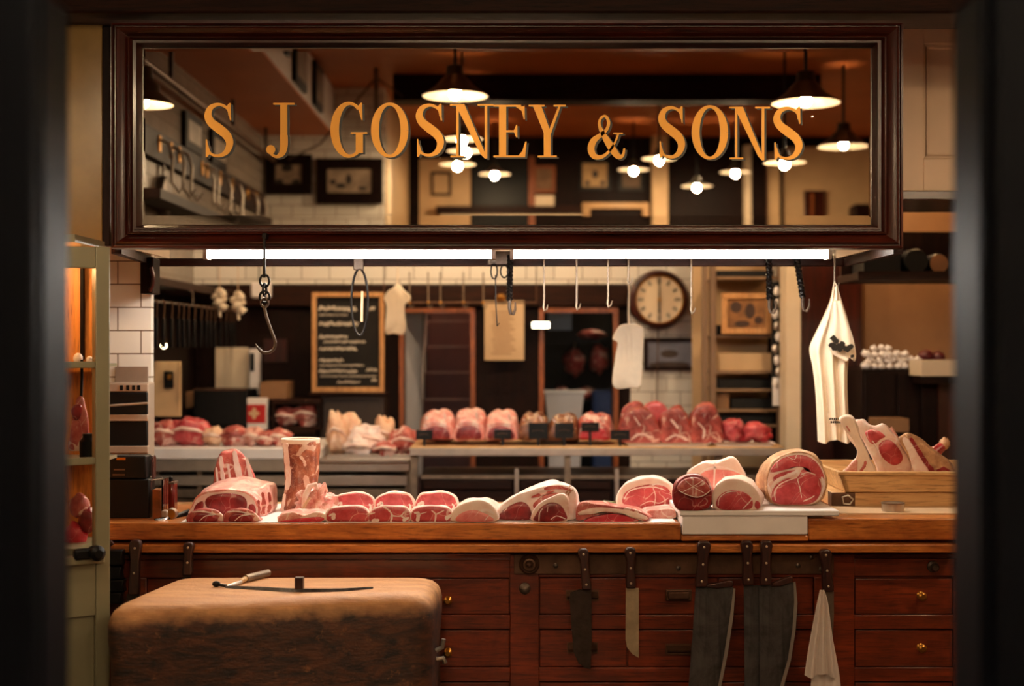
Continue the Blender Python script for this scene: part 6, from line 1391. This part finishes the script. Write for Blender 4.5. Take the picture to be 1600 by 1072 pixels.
mpic('small framed drawing reflected on the pale wall by the saucer lamps', 673, 705, 268, 306, 2*YM+3.90, 4, plain('pale_drawing', s(200,176,144), .6, var=.2, scale=14), fm_='darkwoodx')
mpic('brown framed print reflected below the gilded Y', 833, 868, 258, 301, 2*YM+3.92, 5, plain('brown_print', s(120,86,54), .6, var=.4, scale=12), fm_='doorwood')
mpic('pale square dial-like picture reflected below the ampersand', 905, 954, 250, 297, 2*YM+3.92, 5, plain('cream_print', s(186,150,100), .6, var=.2), [(930,272,5,6,pd),(918,286,4,4,pd),(942,286,4,4,pd)], fm_='black')
mpic('dim framed print reflected under the round-bulbed saucer lamp', 967, 1006, 264, 298, 2*YM+3.92, 5, plain('dim_print', s(96,72,48), .6, var=.3), fm_='black')
solo('white_label', MB().box(X(836,DF), X(866,DF), -3.94, -3.92, Z(321,DF), Z(305,DF)), M['cream'], 'white label reflected under the brown framed print', 'label')
t = thing('dark_doorway', 'dark painted door reflected behind the saucer lamp below the gilded E', 'door', (X(780,DF), -3.93, 0))
part('leaf', MB().box(X(737,DF), X(826,DF), -3.94, -3.91, 0, Z(248,DF)), M['black'], t, .004); part('door_frame', MB().box(X(826,DF), X(836,DF), -3.94, -3.90, 0, Z(244,DF)), M['doorwood'], t, .003)
t = thing('wall_shelf', 'dark wall shelf with pale edge reflected along the bottom of the mirror', 'shelf', (X(795,DF), -3.86, Z(341,DF)))
part('shelf_board', MB().box(X(682,DF), X(908,DF), -3.94, -3.78, Z(334,DF-.1), Z(322,DF-.1)), M['darkwoodx'], t, .003); part('pale_edge', MB().box(X(690,DF), X(908,DF), -3.90, -3.77, Z(341,DF-.1), Z(336,DF-.1)), M['cream'], t, .002)
t = thing('pale_frame', 'pale empty wooden frame reflected bottom centre, left of the pale column', 'frame', (X(962,DF), -3.9, Z(370,DF)))
for a, b, c, d in ((910,1014,317,326),(910,922,326,372),(1004,1014,326,372)): part('frame_rail', MB().box(X(a,DF), X(b,DF), -3.94, -3.88, Z(d,DF), Z(c,DF)), M['pale'], t, .003)
t = thing('dark_hatch', 'dark upright hatch reflected on the pale wall at the right of the mirror', 'hatch', (X(1271,DF), -3.88, Z(360,DF)))
part('hatch_panel', MB().box(X(1256,DF), X(1287,DF), -3.91, -3.87, Z(365,DF), Z(298,DF)), M['mahogz'], t, .004); part('hatch_bar', MB().box(X(1265,DF), X(1270,DF), -3.87, -3.86, Z(365,DF), Z(302,DF)), M['doorwood'], t)
solo('dark_basket', MB().box(X(1326,DF), X(1368,DF), -3.91, -3.7, Z(352,DF), Z(322,DF)), M['darkwoodx'], 'dark basket reflected in the lower right corner of the mirror', 'basket', bevel=.02)
t = thing('counter_screen', 'dark upright screen reflected between the two pale pillars', 'screen', (X(1187,DF), -3.85, 0)); part('panel', MB().box(X(1172,DF), X(1194,DF), -3.84, -3.80, 0, Z(232,DF)), M['darkwood'], t); part('base', MB().box(X(1168,DF), X(1198,DF), -3.88, -3.76, 0, .05), M['darkwood'], t)
# cables, post and pictures at the soffit
t = thing('ceiling_post', 'thin grey ceiling post with two stay wires, reflected above the gilded G and O', 'post', (X(588,9.0), 2*YM-9.0, 2.6))
yy = 2*YM-9.0; xx = X(588,9.0)
part('post', MB().lathe([(.016,2.72),(.016,3.2)], (xx,yy,0), seg=12), M['dullsteel'], t); part('stay_wire', MB().tube([(xx,yy,3.14),(X(500,9.0),yy,2.72),(X(450,9.0),yy,2.62)], .006, 6), M['iron'], t); part('stay_wire', MB().tube([(xx,yy,3.14),(X(630,9.0),yy,3.02)], .005, 6), M['iron'], t)
t = thing('wall_conduit', 'bright vertical pipe reflected at the corner beside the gilded O', 'pipe', (-.85, -1.7, 0))
part('pipe_run', MB().lathe([(.018,0),(.018,2.75)], (-.85,-1.72,0), seg=12), M['cream'], t); part('pipe_clip', MB().box(-.87,-.83,-1.75,-1.69,2.3,2.34), M['steel'], t)
for i, (y, w_, lab) in enumerate(((-.75,.34,'dark framed picture on the reflected soffit side, nearer the corner'),(.0,.42,'dark framed picture on the reflected soffit side, at the mirror top'),(.45,.10,'small black fitting on the reflected white soffit side'))):
    t = thing('framed_picture' if i < 2 else 'wall_fitting', lab, 'picture' if i < 2 else 'fitting', (-1.2, y, 2.92))
    z0, z1 = (2.91, 3.18) if i < 2 else (3.0, 3.1)
    part('frame_panel', MB().box(-1.214, -1.19, y-w_/2, y+w_/2, z0, z1), M['black'], t, .003)
    if i < 2: part('image', MB().box(-1.192, -1.187, y-w_/2+.04, y+w_/2-.04, z0+.04, z1-.04), pp, t)
    else: part('button', MB().box(-1.19, -1.18, y-.02, y+.02, 3.03, 3.06), M['iron'], t)
for i, (y, lab) in enumerate(((.55,'dark framed picture on the reflected left wall above the hook board'),(-.1,'dark framed picture further along the reflected left wall above the hooks'))):
    t = thing('framed_picture', lab, 'picture', (-1.68, y, 2.48)); part('frame_panel', MB().box(-1.7, -1.675, y-.2, y+.2, 2.47, 2.66), M['darkwood'], t, .003); part('image', MB().box(-1.676, -1.671, y-.15, y+.15, 2.51, 2.62), pp, t)
